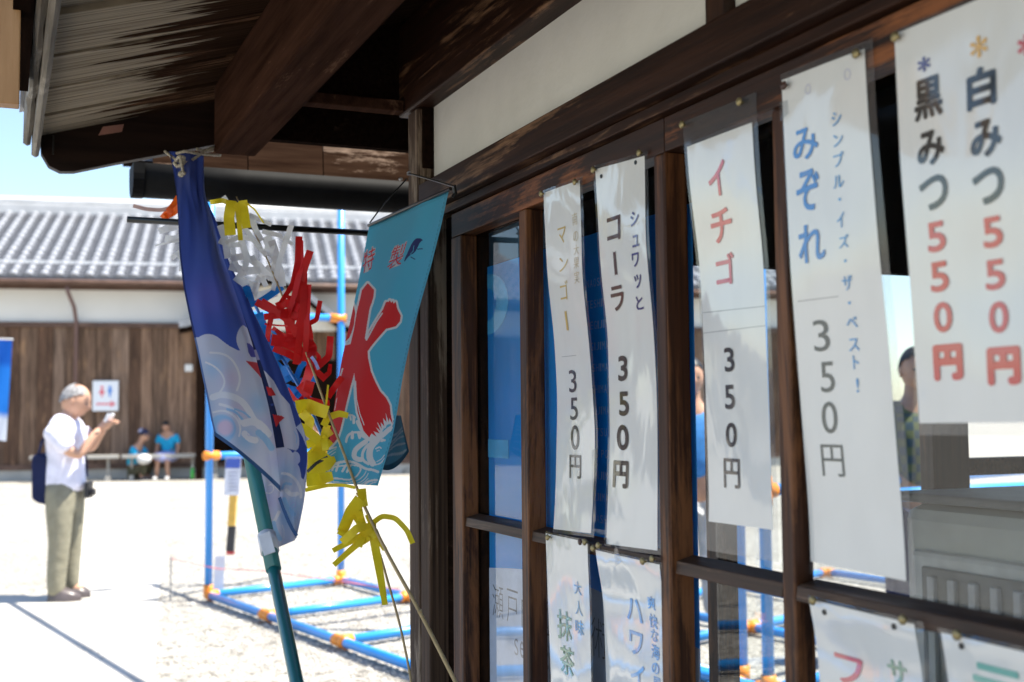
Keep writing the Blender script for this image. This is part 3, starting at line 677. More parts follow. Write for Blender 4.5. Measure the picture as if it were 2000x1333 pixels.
b.prism([(p[0], .485, p[1]) for p in prof2], [(p[0], .515, p[1]) for p in prof2]); b.build('gutter_end_cap', BLACKP, wr, SHOP)
for k, (o1, o0) in enumerate(((.46,.20),(.197,-.02),(-.023,-.30),(-.303,-.75),(-.753,-1.4))):
    q = MB(); n_ = 8
    top = lambda o: 2.195 - .05*max(0, o-.1)**2*8
    for i_ in range(n_):
        a_ = o0 + (o1-o0)*i_/n_; b_ = o0 + (o1-o0)*(i_+1)/n_
        q.prism([(3.405,a_,2.065),(3.405,b_,2.065),(3.425,b_,2.065),(3.425,a_,2.065)], [(3.415,a_,top(a_)),(3.415,b_,top(b_)),(3.435,b_,top(b_)),(3.435,a_,top(a_))])
    q.build('eave_plank', W_BACK, wr, SHOP)
MB().prism([(3.44,-1.5,2.092),(3.44,.5,2.092),(4.9,.5,2.70),(4.9,-1.5,2.70)], [(3.44,-1.5,2.13),(3.44,.5,2.13),(4.9,.5,2.78),(4.9,-1.5,2.78)]).build('roof', TILE, wr, SHOP)
MB().box(4.5, 4.56, -1.5, .44, 2.30, 2.52).build('wall_plate', W_DARK, wr, SHOP)
for o_ in (-1.44,): MB().box(4.5, 4.6, o_-.05, o_+.05, 0, 2.30).build('post', W_DARK, wr, SHOP)
pts = [ats(x, y, 3.42) for x, y in ((318,300),(345,300),(345,353),(318,353))]
MB().prism([tuple(p) for p in pts], [(p.x+.1, p.y, p.z) for p in pts]).build('rafter_end', W_BLK, wr, SHOP, bevel=.003)

# ---- black rod
t = thing('flag_rod', 'thin black rod sticking out horizontally behind the flags', 'rod', fr(2.6, .3, 0))
MB().tube([at(248, 429, 2.62), at(724, 456, 2.78)], .0072, 12).build('rod', BLACKM, t, smooth=True)
MB().tube([at(724, 456, 2.78), at(812, 460, 2.82)], .0072, 12).build('socket', BLACKM, t, smooth=True)
# ------------------------------------------------------------------ glyphs
GC = {}
def glyph(ch, bold=0.0):
    k = (ch, bold)
    if k in GC: return GC[k]
    cu = bpy.data.curves.new('g', 'FONT'); cu.body = ch; cu.size = 1; cu.offset = bold; cu.resolution_u = 5
    ob = bpy.data.objects.new('g', cu); COL.objects.link(ob)
    dg = bpy.context.evaluated_depsgraph_get(); me = bpy.data.meshes.new_from_object(ob.evaluated_get(dg))
    V = np.array([v.co[:2] for v in me.vertices]); Fc = [tuple(p.vertices) for p in me.polygons]
    bpy.data.objects.remove(ob); bpy.data.curves.remove(cu); bpy.data.meshes.remove(me)
    mn, mx = V.min(0), V.max(0); GC[k] = ((V - mn) / np.maximum(mx - mn, 1e-6), Fc); return GC[k]
def cut_map(V2, Fc, mapf, step=.01, name='lettering', mat=None, parent=None, frame=SHOP):
    """V2 in (s,z[,lift]); sliced on a grid so that the print follows the sheet; mapf(s,z)->(s,o,z)"""
    bm = bmesh.new(); vs_ = [bm.verts.new((v[0], v[1], v[2] if len(v) > 2 else 0)) for v in V2]
    for f in Fc:
        try: bm.faces.new([vs_[i] for i in f])
        except ValueError: pass
    mn = V2.min(0); mx = V2.max(0)
    for ax in (0, 1):
        t = math.ceil(mn[ax]/step)*step
        while t < mx[ax]:
            no = (1,0,0) if ax == 0 else (0,1,0); co = (t,0,0) if ax == 0 else (0,t,0)
            bmesh.ops.bisect_plane(bm, geom=bm.verts[:]+bm.edges[:]+bm.faces[:], plane_co=co, plane_no=no); t += step
    for v in bm.verts:
        q = mapf(v.co.x, v.co.y); v.co = (q[0], q[1]+v.co.z, q[2])
    me = bpy.data.meshes.new(name); bm.to_mesh(me); bm.free(); me.materials.append(mat)
    for f in me.polygons: f.use_smooth = True
    o = bpy.data.objects.new(name, me); place(o, parent, frame); return o
def fat_glyph(ch, bold):
    """heavier lettering: the print laid several times, each shifted by part of a stroke; third column is the layer height"""
    base, Fc = glyph(ch, 0.0)
    if bold <= .003: return np.c_[base, np.zeros(len(base))], Fc
    e = bold*1.35; V = []; Fo = []
    for k in range(9):
        dx, dy = (0, 0) if k == 0 else (e*math.cos(k*math.pi/4), e*math.sin(k*math.pi/4))
        V.append(np.c_[base[:,0]+dx, base[:,1]+dy, np.full(len(base), k*.00004)]); Fo += [tuple(k*len(base)+i for i in f) for f in Fc]
    V = np.vstack(V); mn = V[:, :2].min(0); mx = V[:, :2].max(0); V[:, :2] = (V[:, :2]-mn)/np.maximum(mx-mn, 1e-6); return V, Fo

# ------------------------------------------------------------------ price strips
def interp(tab, z):
    zs = [t[0] for t in tab][::-1]; os_ = [t[1] for t in tab][::-1]
    return float(np.interp(z, zs, os_))
def smooth_tab(tab):
    zs = np.array([t[0] for t in tab][::-1]); os_ = np.array([t[1] for t in tab][::-1])
    zz = np.linspace(zs[0], zs[-1], 41); oo = np.interp(zz, zs, os_)
    k = np.array([1,2,3,2,1])/9.; pad = np.pad(oo, 2, mode='edge'); o2 = np.convolve(pad, k, 'valid'); o2 = np.convolve(np.pad(o2, 2, mode='edge'), k, 'valid')
    return list(zip(zz[::-1].tolist(), o2[::-1].tolist()))
def price_strip(label, sL, L_, sR, R_, chars, pins, film=(.006,.005,.006,.012), lines=(), holes=(), tape=None, z_bottom=None):
    """film: paper inset from the film at left, right, top and bottom (m)"""
    Lt, Rt = smooth_tab(L_), smooth_tab(R_)
    zT = lambda u: L_[0][0] + (R_[0][0]-L_[0][0])*u
    zB = lambda u: L_[-1][0] + (R_[-1][0]-L_[-1][0])*u
    def off(s, z):
        u = (sL - s)/(sL - sR); a_ = interp(Lt, z); b_ = interp(Rt, z); return a_ + (b_-a_)*u + .0012*math.sin(z*31+sL*9)*math.sin(u*3.1)
    root = thing('price_strip', label, 'price sign', fr((sL+sR)/2, .0, L_[-1][0]), AL, 'laminated price strips on the sliding doors')
    def sheet_(name, dL, dR, dT, dB, lift, mat, solid=.0):
        P = []
        nu_, nv_ = 12, 60
        for j in range(nv_+1):
            row = []
            for i in range(nu_+1):
                u = i/nu_; s = (sL-dL) + ((sR+dR)-(sL-dL))*u; uu = (sL-s)/(sL-sR)
                z = (zT(uu)-dT) + ((zB(uu)+dB)-(zT(uu)-dT))*j/nv_
                row.append((s, off(s, z)+lift, z))
            P.append(row)
        return MB().grid(P).build(name, mat, root, SHOP, smooth=True, solid=solid)
    sheet_('film', 0, 0, 0, 0, .0000, FILM)
    sheet_('paper', film[0], film[1], film[2], film[3], .0008, PAPER)
    mapf = lambda s, z: (s, off(s, z)+.0015, z)
    def loc(x, y):
        o_ = 0.0
        for _ in range(4):
            p = wallp(x, y, o_); o_ = off(p.x, p.z)
        return p
    groups = {}
    for c in chars:
        ch, cx, cy, w_, h_, col = c[:6]; bold = c[6] if len(c) > 6 else 0.0
        V, Fc = fat_glyph(ch, bold); pl, pr = loc(cx-w_/2, cy), loc(cx+w_/2, cy); pt, pb = loc(cx, cy-h_/2), loc(cx, cy+h_/2)
        s0, s1 = pl.x, pr.x; zt, zb_ = pt.z, pb.z; slope = (pr.z-pl.z)*0
        V2 = np.stack([s0 + (s1-s0)*V[:,0], zb_ + (zt-zb_)*V[:,1], V[:,2]], 1)
        g_ = groups.setdefault(col, [np.zeros((0,3)), []]); b_ = len(g_[0]); g_[0] = np.vstack([g_[0], V2]); g_[1] += [tuple(b_+i for i in f) for f in Fc]
    for col, (V2, Fc) in groups.items(): cut_map(V2, Fc, mapf, .012, 'lettering', ink(col), root)
    for (xa, ya, xb, yb) in lines:
        a_, b_ = loc(xa, ya), loc(xb, yb)
        V2 = np.array([(a_.x,a_.z),(b_.x,b_.z),(b_.x,b_.z+.0008),(a_.x,a_.z+.0008)]); cut_map(V2, [(0,1,2,3)], mapf, .012, 'ruled_line', ink((.35,.35,.35)), root)
    for (x, y) in holes:
        c = loc(x, y); b = MB(); b.tube([(c.x, off(c.x,c.z)+.0012, c.z), (c.x, off(c.x,c.z)+.0022, c.z)], .0032, 14); b.build('punch_hole', BLACKM, root, SHOP)
    for pn in pins:
        x, y = pn[:2]; mt = BROWN if len(pn) > 2 else BRASS
        c = loc(x, y); o_ = max(off(c.x, c.z), -.002) + .002; r = .0052; ti = random.uniform(-.12, .12)
        b = MB(); ring = []
        for rr, dd in ((.35, 0), (.37, .0035), (1.0, .0045), (1.02, .0058), (.85, .0072), (.45, .0080), (0.02, .0082)):
            ring.append([(c.x + r*rr*math.cos(2*math.pi*k/18) - dd*ti, o_+dd, c.z + r*rr*math.sin(2*math.pi*k/18) - dd*ti) for k in range(19)])
        b.grid(ring); b.build('thumbtack', mt, root, SHOP, smooth=True)
    if tape:
        a_ = [loc(*q) for q in tape]; V2 = np.array([(p.x, p.z) for p in a_]); cut_map(V2, [tuple(range(len(a_)))], lambda s, z: (s, off(s, z)+.002, z), .01, 'tape', FILM, root)
    return root
GOLD = (.62,.44,.14); PALEGOLD = (.62,.53,.36); SLATE = (.05,.055,.07); BROWNI = (.09,.035,.025); NAVY = (.06,.05,.2)
REDI = (.62,.08,.10); BLKB = (.025,.015,.015); BLU = (.01,.19,.55); LBL = (.04,.32,.68); GRY = (.05,.07,.065); BLK = (.008,.012,.012); RED2 = (.62,.05,.045); YEL = (.75,.42,.06)
S350 = lambda x: None
price_strip('narrow strip priced 350 in thin figures with マンゴー in gold, leftmost of the upper row',
  1.816, [(1.75,.0031),(1.604,-.0028),(1.508,-.014),(1.398,-.0193),(1.21,-.0122),(1.176,-.0071)], 1.666, [(1.746,.0028),(1.588,.0014),(1.498,-.008),(1.339,-.0191),(1.23,-.0121),(1.181,-.0078)],
  [('マ',1099,460,16,32,GOLD,.0),('ン',1102,516,17,28,GOLD),('ゴ',1103,568,15,38,GOLD),('ー',1108,627,4,42,GOLD),
   ('南',1124,428,10,24,PALEGOLD),('の',1126,462,10,20,PALEGOLD),('大',1127,488,10,20,PALEGOLD),('果',1127,514,10,22,PALEGOLD),('実',1128,542,10,24,PALEGOLD),
   ('3',1120,745,14,44,SLATE,.005),('5',1122.5,799,14,44,SLATE,.005),('0',1124.5,855,16,48,SLATE,.005),('円',1125,912,22,46,SLATE,.008)],
  [(1064,379),(1130,356)], film=(.004,.008,.005,.006), lines=[(1099,698,1127,695)])
price_strip('strip with brown コーラ and bold brown 350, between the マンゴー strip and the plain upright bar',
  1.63, [(1.755,.0029),(1.584,-.006),(1.495,-.0162),(1.34,-.0173),(1.169,-.0076)], 1.46, [(1.743,.0029),(1.618,.0035),(1.484,-.0071),(1.392,-.0112),(1.175,-.0078)],
  [('コ',1200,447,26,48,BROWNI,.022),('ー',1203,515,5,50,BROWNI,.02),('ラ',1208,583,26,50,BROWNI,.022),
   ('シ',1241,427,16,29,NAVY,.02),('ュ',1243,471,13,24,NAVY,.02),('ワ',1243,508,14,28,NAVY,.02),('ッ',1248,550,14,28,NAVY,.02),('と',1251,592,14,28,NAVY,.02),
   ('3',1218,720,18,50,BLKB,.03),('5',1220,789,19,48,BLKB,.03),('0',1218,855,23,50,BLKB,.03),('円',1214,927,30,54,BLKB,.035)],
  [(1166,332),(1256,299)], film=(.008,.008,.006,.006), holes=[(1176,345),(1243,318)], tape=[(1158,880),(1166,876),(1166,1018),(1160,1022)])
price_strip('strip with big pink red イチゴ and brown black 350, wide clear film above its paper',
  1.365, [(1.762,.0031),(1.681,-.0016),(1.568,-.016),(1.445,-.0204),(1.251,-.0241),(1.191,-.0188)], 1.196, [(1.76,.0027),(1.65,-.0018),(1.547,-.0109),(1.437,-.0124),(1.219,-.016),(1.193,-.0152)],
  [('イ',1402,350,34,70,REDI,.02),('チ',1411,441,42,68,REDI,.02),('ゴ',1418,526,36,62,REDI,.02),
   ('3',1426,703,19,48,BLKB,.022),('5',1427,776,19,48,BLKB,.022),('0',1430,850,21,48,BLKB,.022),('円',1431,925,31,58,BLKB,.012)],
  [(1341,245),(1454,201)], film=(.008,.010,.035,.038), lines=[(1375,612,1498,599),(1375,652,1498,637)])
price_strip('strip with blue みぞれ and a thin blue side line, thin green grey 350, one brown tack',
  1.145, [(1.768,.0033),(1.674,.0009),(1.539,-.0032),(1.434,-.0096),(1.256,-.0209),(1.186,-.0217)], .984, [(1.763,.003),(1.661,-.0002),(1.52,-.0113),(1.427,-.0193),(1.267,-.0301),(1.18,-.0336)],
  [('み',1575,281,50,64,BLU,.018),('ぞ',1580,372,46,82,BLU,.018),('れ',1587,475,52,76,BLU,.018),
   ('シ',1636,232,19,27,LBL,.006),('ン',1639,274,19,24,LBL,.006),('プ',1640,312,20,28,LBL,.006),('ル',1640,355,21,25,LBL,.006),('・',1642,390,5,6,LBL),('イ',1644,430,14,30,LBL,.006),('ズ',1650,472,19,26,LBL,.006),('・',1653,510,5,6,LBL),
   ('ザ',1657,553,20,29,LBL,.006),('・',1661,592,5,6,LBL),('ベ',1666,630,21,22,LBL,.006),('ス',1670,674,20,25,LBL,.006),('ト',1674,708,11,27,LBL,.006),('!',1677,753,4,28,LBL,.006),
   ('○',1580,175,11,20,(.60,.60,.72)),('○',1657,146,13,22,(.60,.60,.72)),('3',1606,656,31,62,GRY,-.002),('5',1618,737,27,60,GRY,-.002),('0',1622,816,30,62,GRY,-.002),('円',1628,900,43,62,GRY,.0)],
  [(1540,168,1),(1682,107)], film=(.003,.012,.008,.014), lines=[(1560,590,1640,580)], tape=[(1525,200),(1541,196),(1543,222),(1527,238)])
price_strip('wide sign with brush lettered 黒みつ and 白みつ, red 550 figures, at the right edge',
  .952, [(1.761,.0029),(1.626,-.0001),(1.489,-.0088),(1.347,-.0153)], .700, [(1.759,.0026),(1.608,.002),(1.473,-.002),(1.349,-.004)],
  [('*',1807,126,25,30,NAVY,.03),('黒',1815,192,56,82,BLK,.028),('み',1820,289,54,70,BLK,.03),('つ',1826,377,56,68,BLK,.03),('5',1831,463,36,60,RED2,.03),('5',1837,541,36,60,RED2,.03),('0',1844,620,36,60,RED2,.03),('円',1854,708,58,72,RED2,.06),
   ('*',1914,92,34,44,YEL,.03),('白',1919,171,58,82,BLK,.04),('み',1928,270,62,76,BLK,.035),('つ',1933,364,62,72,BLK,.035),('5',1941,454,39,62,RED2,.03),('5',1946,537,39,60,RED2,.03),('0',1953,620,38,62,RED2,.03),('円',1963,715,66,76,RED2,.06),
   ('*',2006,88,32,44,RED2,.03)],
  [(1759,74)], film=(.002,.004,.004,.012))
GRNI = (.25,.42,.27); LB2 = (.2,.45,.72); SKB = (.18,.42,.78)
price_strip('lower strip with pale green 抹茶 and blue 大人味, pinned under the マンゴー strip',
  1.821, [(1.178,.0028),(1.058,-.0005),(.93,-.0045),(.62,-.012)], 1.66, [(1.178,.0032),(1.081,.0002),(.962,-.0006),(.62,-.01)],
  [('大',1130,1149,14,26,LB2,.008),('人',1132,1188,14,28,LB2,.008),('味',1133.5,1226,16,29,LB2,.008),('抹',1104,1222,28,58,GRNI,.012),('茶',1109,1291,27,56,GRNI,.012)],
  [(1077,1049),(1141,1058,1),(1150,1059)], film=(.003,.004,.003,.006))
price_strip('lower strip with sky blue ハワイ and a fine blue side line, under the コーラ strip',
  1.643, [(1.168,.0032),(1.098,-.0115),(.964,-.0147),(.62,-.014)], 1.443, [(1.167,.0031),(1.118,-.004),(1.005,-.0043),(.62,-.010)],
  [('ハ',1241,1192,30,44,SKB,.018),('ワ',1244,1257,26,46,SKB,.018),('イ',1247,1322,27,50,SKB,.018),('爽',1274,1178,15,26,SKB,.012),('快',1278,1214,16,27,SKB,.012),('な',1280,1242,14,24,SKB,.012),('海',1282,1274,16,29,SKB,.012),('の',1282,1306,14,22,SKB,.012),('風',1285,1336,16,26,SKB,.012)],
  [(1166,1071),(1176,1065),(1264,1097),(1282,1091)], film=(.002,.004,.003,.006), tape=[(1202,1072),(1208,1070),(1216,1098),(1204,1108)])
price_strip('lower strip with a large pale red curved letter and a green letter below the みぞれ strip',
  1.12, [(1.166,.0027),(1.121,-.0078),(1.068,-.0118),(.75,-.016)], .937, [(1.164,.0027),(1.136,-.0039),(1.105,-.0091),(.75,-.015)],
  [('フ',1662,1310,54,56,(.7,.16,.17),.02),('サ',1755,1314,36,46,(.3,.45,.33),.02)], [(1597,1172),(1774,1210)], film=(.003,.012,.004,.008), holes=[(1612,1196),(1748,1224)])
price_strip('lower strip with a broad sea green letter at the bottom right corner of the picture',
  .917, [(1.162,.0031),(1.135,-.0034),(1.109,-.0074),(.75,-.01)], .72, [(1.161,.0032),(1.138,.0008),(1.117,-.0005),(.75,-.008)],
  [('ラ',1956,1352,100,96,(.2,.5,.42),.02)], [(1880,1240)], film=(.005,.006,.004,.006), holes=[(1880,1262)])

# ------------------------------------------------------------------ inside the shop: poster, machine
PB = plain('poster blue', (.015,.44,.92), .5, .05, 4, transl=.5); 
po = thing('poster', 'large blue festival poster behind the glass, with white island names and a pale lower part', 'poster', fr(1.8, -.043, 1.0), AL)
O_P = -.043
def shopsheet(name, pts, o_, mat, parent):
    MB().prism([(s, o_-.0006, z) for s, z in pts], [(s, o_, z) for s, z in pts]).build(name, mat, parent, SHOP)
shopsheet('sheet', [(2.182,.75),(1.42,.75),(1.42,1.665),(2.182,1.665)], O_P, PB, po)
shopsheet('dark_header', [(2.178,1.667),(1.9,1.667),(1.9,1.732),(2.178,1.732)], O_P-.002, plain('dark teal header', (.01,.05,.09), .5), po)
pw = [(2.182,.75),(1.42,.75),(1.42,1.05)] + [(1.42+.762*t, 1.05 + .035*math.sin(t*3.0) + .02*t) for t in np.linspace(0,1,14)]
shopsheet('pale_field', pw, O_P+.001, plain('poster pale lavender', (.55,.6,.75), .5), po)
b = MB(); cx_, cz_ = 2.115, 1.595; P = []
for k in range(25):
    a_ = math.pi*2*k/24; P.append([(cx_+.055*math.cos(a_), O_P+.0012, cz_+.055*math.sin(a_)), (cx_+.1*math.cos(a_), O_P+.0012, cz_+.1*math.sin(a_))])
LBP = plain('poster light blue', (.06,.42,.78), .5)
def clip_ring():
    b = MB(); pts = [( .10*math.cos(a_), .10*math.sin(a_)) for a_ in np.linspace(math.pi*.5, -math.pi*.5, 15)]; pin_ = [(.055*math.cos(a_), .055*math.sin(a_)) for a_ in np.linspace(-math.pi*.5, math.pi*.5, 15)]
    return b
ring = [(2.18-.105*math.cos(a_), 1.59+.06*math.sin(a_)) for a_ in np.linspace(-math.pi/2, math.pi/2, 16)]
ringi = [(2.18-.045*math.cos(a_), 1.59+.032*math.sin(a_)) for a_ in np.linspace(math.pi/2, -math.pi/2, 16)]
MB().prism([(s, O_P+.0004, z) for s, z in ring+ringi], [(s, O_P+.0012, z) for s, z in ring+ringi]).build('ring_print', LBP, po, SHOP)
shopsheet('band_print', [(2.182,1.29),(2.08,1.29),(2.08,1.325),(2.182,1.325)], O_P+.0012, LBP, po)
def line_text(txt, s_left, z, h_, col, bold=.0, adv=.8, parent=po, oo=O_P+.0014, name='lettering'):
    V_all = np.zeros((0,2)); F_all = []; s = s_left
    for ch in txt:
        if ch == ' ': s -= h_*.5; continue
        V, Fc = glyph(ch, bold); w_ = h_*(.28 if ch in 'I' else adv*.85)
        V2 = np.stack([s - w_*V[:,0], z + h_*V[:,1]], 1); b_ = len(V_all); V_all = np.vstack([V_all, V2]); F_all += [tuple(b_+i for i in f) for f in Fc]; s -= w_ + h_*.28
    me = bpy.data.meshes.new(name); me.from_pydata([(v[0], oo, v[1]) for v in V_all], [], F_all); me.materials.append(plain('poster print', col, .5, .02)); o = bpy.data.objects.new(name, me); place(o, parent, SHOP)
z = 1.578
for wd in ['NAOSHIMA','TESHIMA','MEGIJIMA','OGIJIMA','SHODOSHIMA','OSHIMA','INUJIMA','TAKAMATSU PORT','UNO PORT','HONJIMA','TAKAMIJIMA','AWASHIMA','IBUKIJIMA']:
    line_text(wd, 1.745 + (.0 if len(wd) < 9 else .045), z, .013, (.45,.62,.85)); z -= .0345
line_text('瀬戸内国際芸術祭', 2.165, .985, .062, (.10,.11,.14), -.012, 1.0)
line_text('Setouchi', 2.06, .93, .03, (.2,.2,.25), 0, .7)
# grey machine (ice shaver cabinet) inside the right hand panes
mc = thing('ice_machine', 'pale grey appliance with slotted side grille standing behind the right hand glass', 'appliance', fr(.95, -.4, 0), AL)
MG = plain('pale grey appliance', (.72,.73,.66), .45, .03); MD_ = plain('grey grille', (.3,.3,.28), .5)
MB().box(.45, 1.31, -.95, -.30, 0.12, 1.245).build('cabinet', MG, mc, SHOP, bevel=.02)
MB().box(.44, 1.32, -.96, -.285, 1.25, 1.262).build('lid', MD_, mc, SHOP, bevel=.004)
MB().box(.62, 1.28, -.30, -.285, .72, 1.187).build('front_panel', plain('pale panel', (.8,.8,.76), .5), mc, SHOP, bevel=.02)
MB().box(1.02, 1.252, -.2852, -.280, .80, 1.168).build('grille_frame', MD_, mc, SHOP, bevel=.012)
for k in range(6): MB().box(1.042+k*.036, 1.054+k*.036, -.281, -.272, .82, 1.157).build('slat', plain('white slat', (.7,.7,.68), .4), mc, SHOP, bevel=.002)
# counter and shelves inside, dim
ct = thing('counter', 'dim wooden counter inside the shop behind the left panes', 'counter', fr(1.7, -1.6, 0), AL)
MB().box(-1.5, 2.3, -2.0, -1.4, .85, .9).build('counter_top', W_SILL, ct, SHOP); MB().box(-1.5, 2.3, -1.95, -1.5, .12, .85).build('counter_front', W_DARK, ct, SHOP)

# ------------------------------------------------------------------ cloth patches
def poly_resample(pts, n, smooth=True):
    P = np.array(pts, float); d = np.r_[0, np.cumsum(np.hypot(*np.diff(P[:, :2], axis=0).T))]; t = np.linspace(0, d[-1], n)
    out = np.stack([np.interp(t, d, P[:, k]) for k in range(P.shape[1])], 1)
    if smooth and n > 12:
        k_ = max(3, n//28) | 1
        ker = np.ones(k_)/k_
        for _ in range(2):
            pad = np.pad(out, ((k_//2, k_//2), (0, 0)), mode='reflect', reflect_type='odd')
            out = np.stack([np.convolve(pad[:, c], ker, 'valid') for c in range(out.shape[1])], 1)
    return out
def cloth(name, Lp, Rp, nu_, nv_, relief, painter, parent, bow=0.0, mat=None, thick=0.0):
    """Lp, Rp: edges as (x, y, depth); linear across, with relief(u,v) in metres of depth"""
    A = poly_resample(Lp, nv_); B = poly_resample(Rp, nv_)
    u = np.linspace(0, 1, nu_)[None, :]; v = np.linspace(0, 1, nv_)[:, None]
    G = A[:, None, :]*(1-u[..., None]) + B[:, None, :]*u[..., None]
    px, py, Z = G[..., 0].copy(), G[..., 1].copy(), G[..., 2].copy()
    py += bow*4*u*(1-u)*v**6; Z += relief(u, v)
    F_ = np.array(cF); R_ = np.array(cR); U_ = np.array(cU)
    W = np.array(CAM) + Z[..., None]*(F_ + R_*((px-1000)/FPX)[..., None] - U_*((py-666.5)/FPX)[..., None])
    V = W.reshape(-1, 3); idx = np.arange(nu_*nv_).reshape(nv_, nu_)
    Fc = np.stack([idx[:-1,:-1], idx[:-1,1:], idx[1:,1:], idx[1:,:-1]], -1).reshape(-1, 4)
    me = bpy.data.meshes.new(name); me.from_pydata(V.tolist(), [], Fc.tolist()); me.materials.append(mat or FLAGM)
    me.polygons.foreach_set('use_smooth', np.ones(len(me.polygons), bool))
    paint(me, painter(px.ravel(), py.ravel(), np.broadcast_to(u, px.shape).ravel(), np.broadcast_to(v, px.shape).ravel()))
    o = bpy.data.objects.new(name, me); place(o, parent, ID); return o
def inpoly(px, py, poly):
    r = np.zeros(len(px), bool); n_ = len(poly)
    for i in range(n_):
        x0, y0 = poly[i]; x1, y1 = poly[(i+1) % n_]
        if y0 == y1: continue
        c = ((y0 > py) != (y1 > py)) & (px < (x1-x0)*(py-y0)/(y1-y0)+x0); r ^= c
    return r
def segdist(px, py, pts, closed=False):
    d = np.full(len(px), 1e9); n_ = len(pts); rg = range(n_ if closed else n_-1)
    for i in rg:
        x0, y0 = pts[i]; x1, y1 = pts[(i+1) % n_]; dx, dy = x1-x0, y1-y0; L2 = dx*dx+dy*dy + 1e-9
        t = np.clip(((px-x0)*dx + (py-y0)*dy)/L2, 0, 1); d = np.minimum(d, np.hypot(px-x0-t*dx, py-y0-t*dy))
    return d
def blend(c, mask, col, soft=None):
    m_ = mask.astype(float)[:, None] if mask.dtype == bool else mask[:, None]
    return c*(1-m_) + np.array(col)*m_
def smoothpoly(pts, it=2, closed=False):
    P = [tuple(p) for p in pts]
    for _ in range(it):
        Q = [] if closed else [P[0]]
        n_ = len(P)
        for i in range(n_ if closed else n_-1):
            a_, b_ = P[i], P[(i+1) % n_]; Q += [(a_[0]*.75+b_[0]*.25, a_[1]*.75+b_[1]*.25), (a_[0]*.25+b_[0]*.75, a_[1]*.25+b_[1]*.75)]
        if not closed: Q.append(P[-1])
        P = Q
    return P
TEAL = (.075,.41,.58); REDF = (.62,.015,.018); WHF = (.66,.66,.66); NAVF = (.012,.02,.12)
c6 = lambda L_: [(600+x*.3151, 540+y*.3151) for x, y in L_]
c5 = lambda L_: [(620+x*.21, 430+y*.21) for x, y in L_]
c7 = lambda L_: [(610+x*.21, 690+y*.21) for x, y in L_]
RED_MAIN = c6([(375,42),(415,85),(412,120),(402,160),(388,195),(380,240),(372,290),(366,330),(357,385),(366,400),(385,345),(430,270),(470,205),(488,160),(505,158),(512,148),(522,165),(530,152),(535,170),(548,158),(560,205),(580,245),(575,280),(550,310),(520,320),(490,325),(450,370),(400,430),(375,465),(378,510),(395,590),(420,650),(450,710),(490,755),(512,800),(517,850),(530,915),(508,880),(505,905),(486,845),(492,905),(470,880),(478,930),(455,905),(462,945),(432,900),(455,960),(425,935),(450,975),(412,962),(430,995),(398,975),(385,1000),(350,960),(330,900),(312,840),(302,760),(299,680),(292,600),(270,680),(245,780),(225,870),(205,950),(185,1010),(150,1050),(100,1060),(100,420),(222,420),(240,428),(268,420),(275,395),(290,330),(300,260),(312,200),(325,150),(340,85)])
RED_LEFT = c6([(272,150),(290,185),(298,230),(290,300),(275,350),(262,380),(238,405),(222,415),(150,415),(150,150)])
def glyphmask(px, py, ch, quad, bold):
    V, Fc = glyph(ch, bold); TL_, TR_, BL_ = [np.array(q, float) for q in quad]
    W = TL_ + (TR_-TL_)*V[:,0:1] + (BL_-TL_)*(1-V[:,1:2]); msk = np.zeros(len(px), bool)
    lo = W.min(0)-1; hi = W.max(0)+1; sel = np.where((px > lo[0]) & (px < hi[0]) & (py > lo[1]) & (py < hi[1]))[0]
    mm = np.zeros(len(sel), bool)
    for f in Fc: mm |= inpoly(px[sel], py[sel], [tuple(W[i]) for i in f])
    msk[sel] = mm; return msk
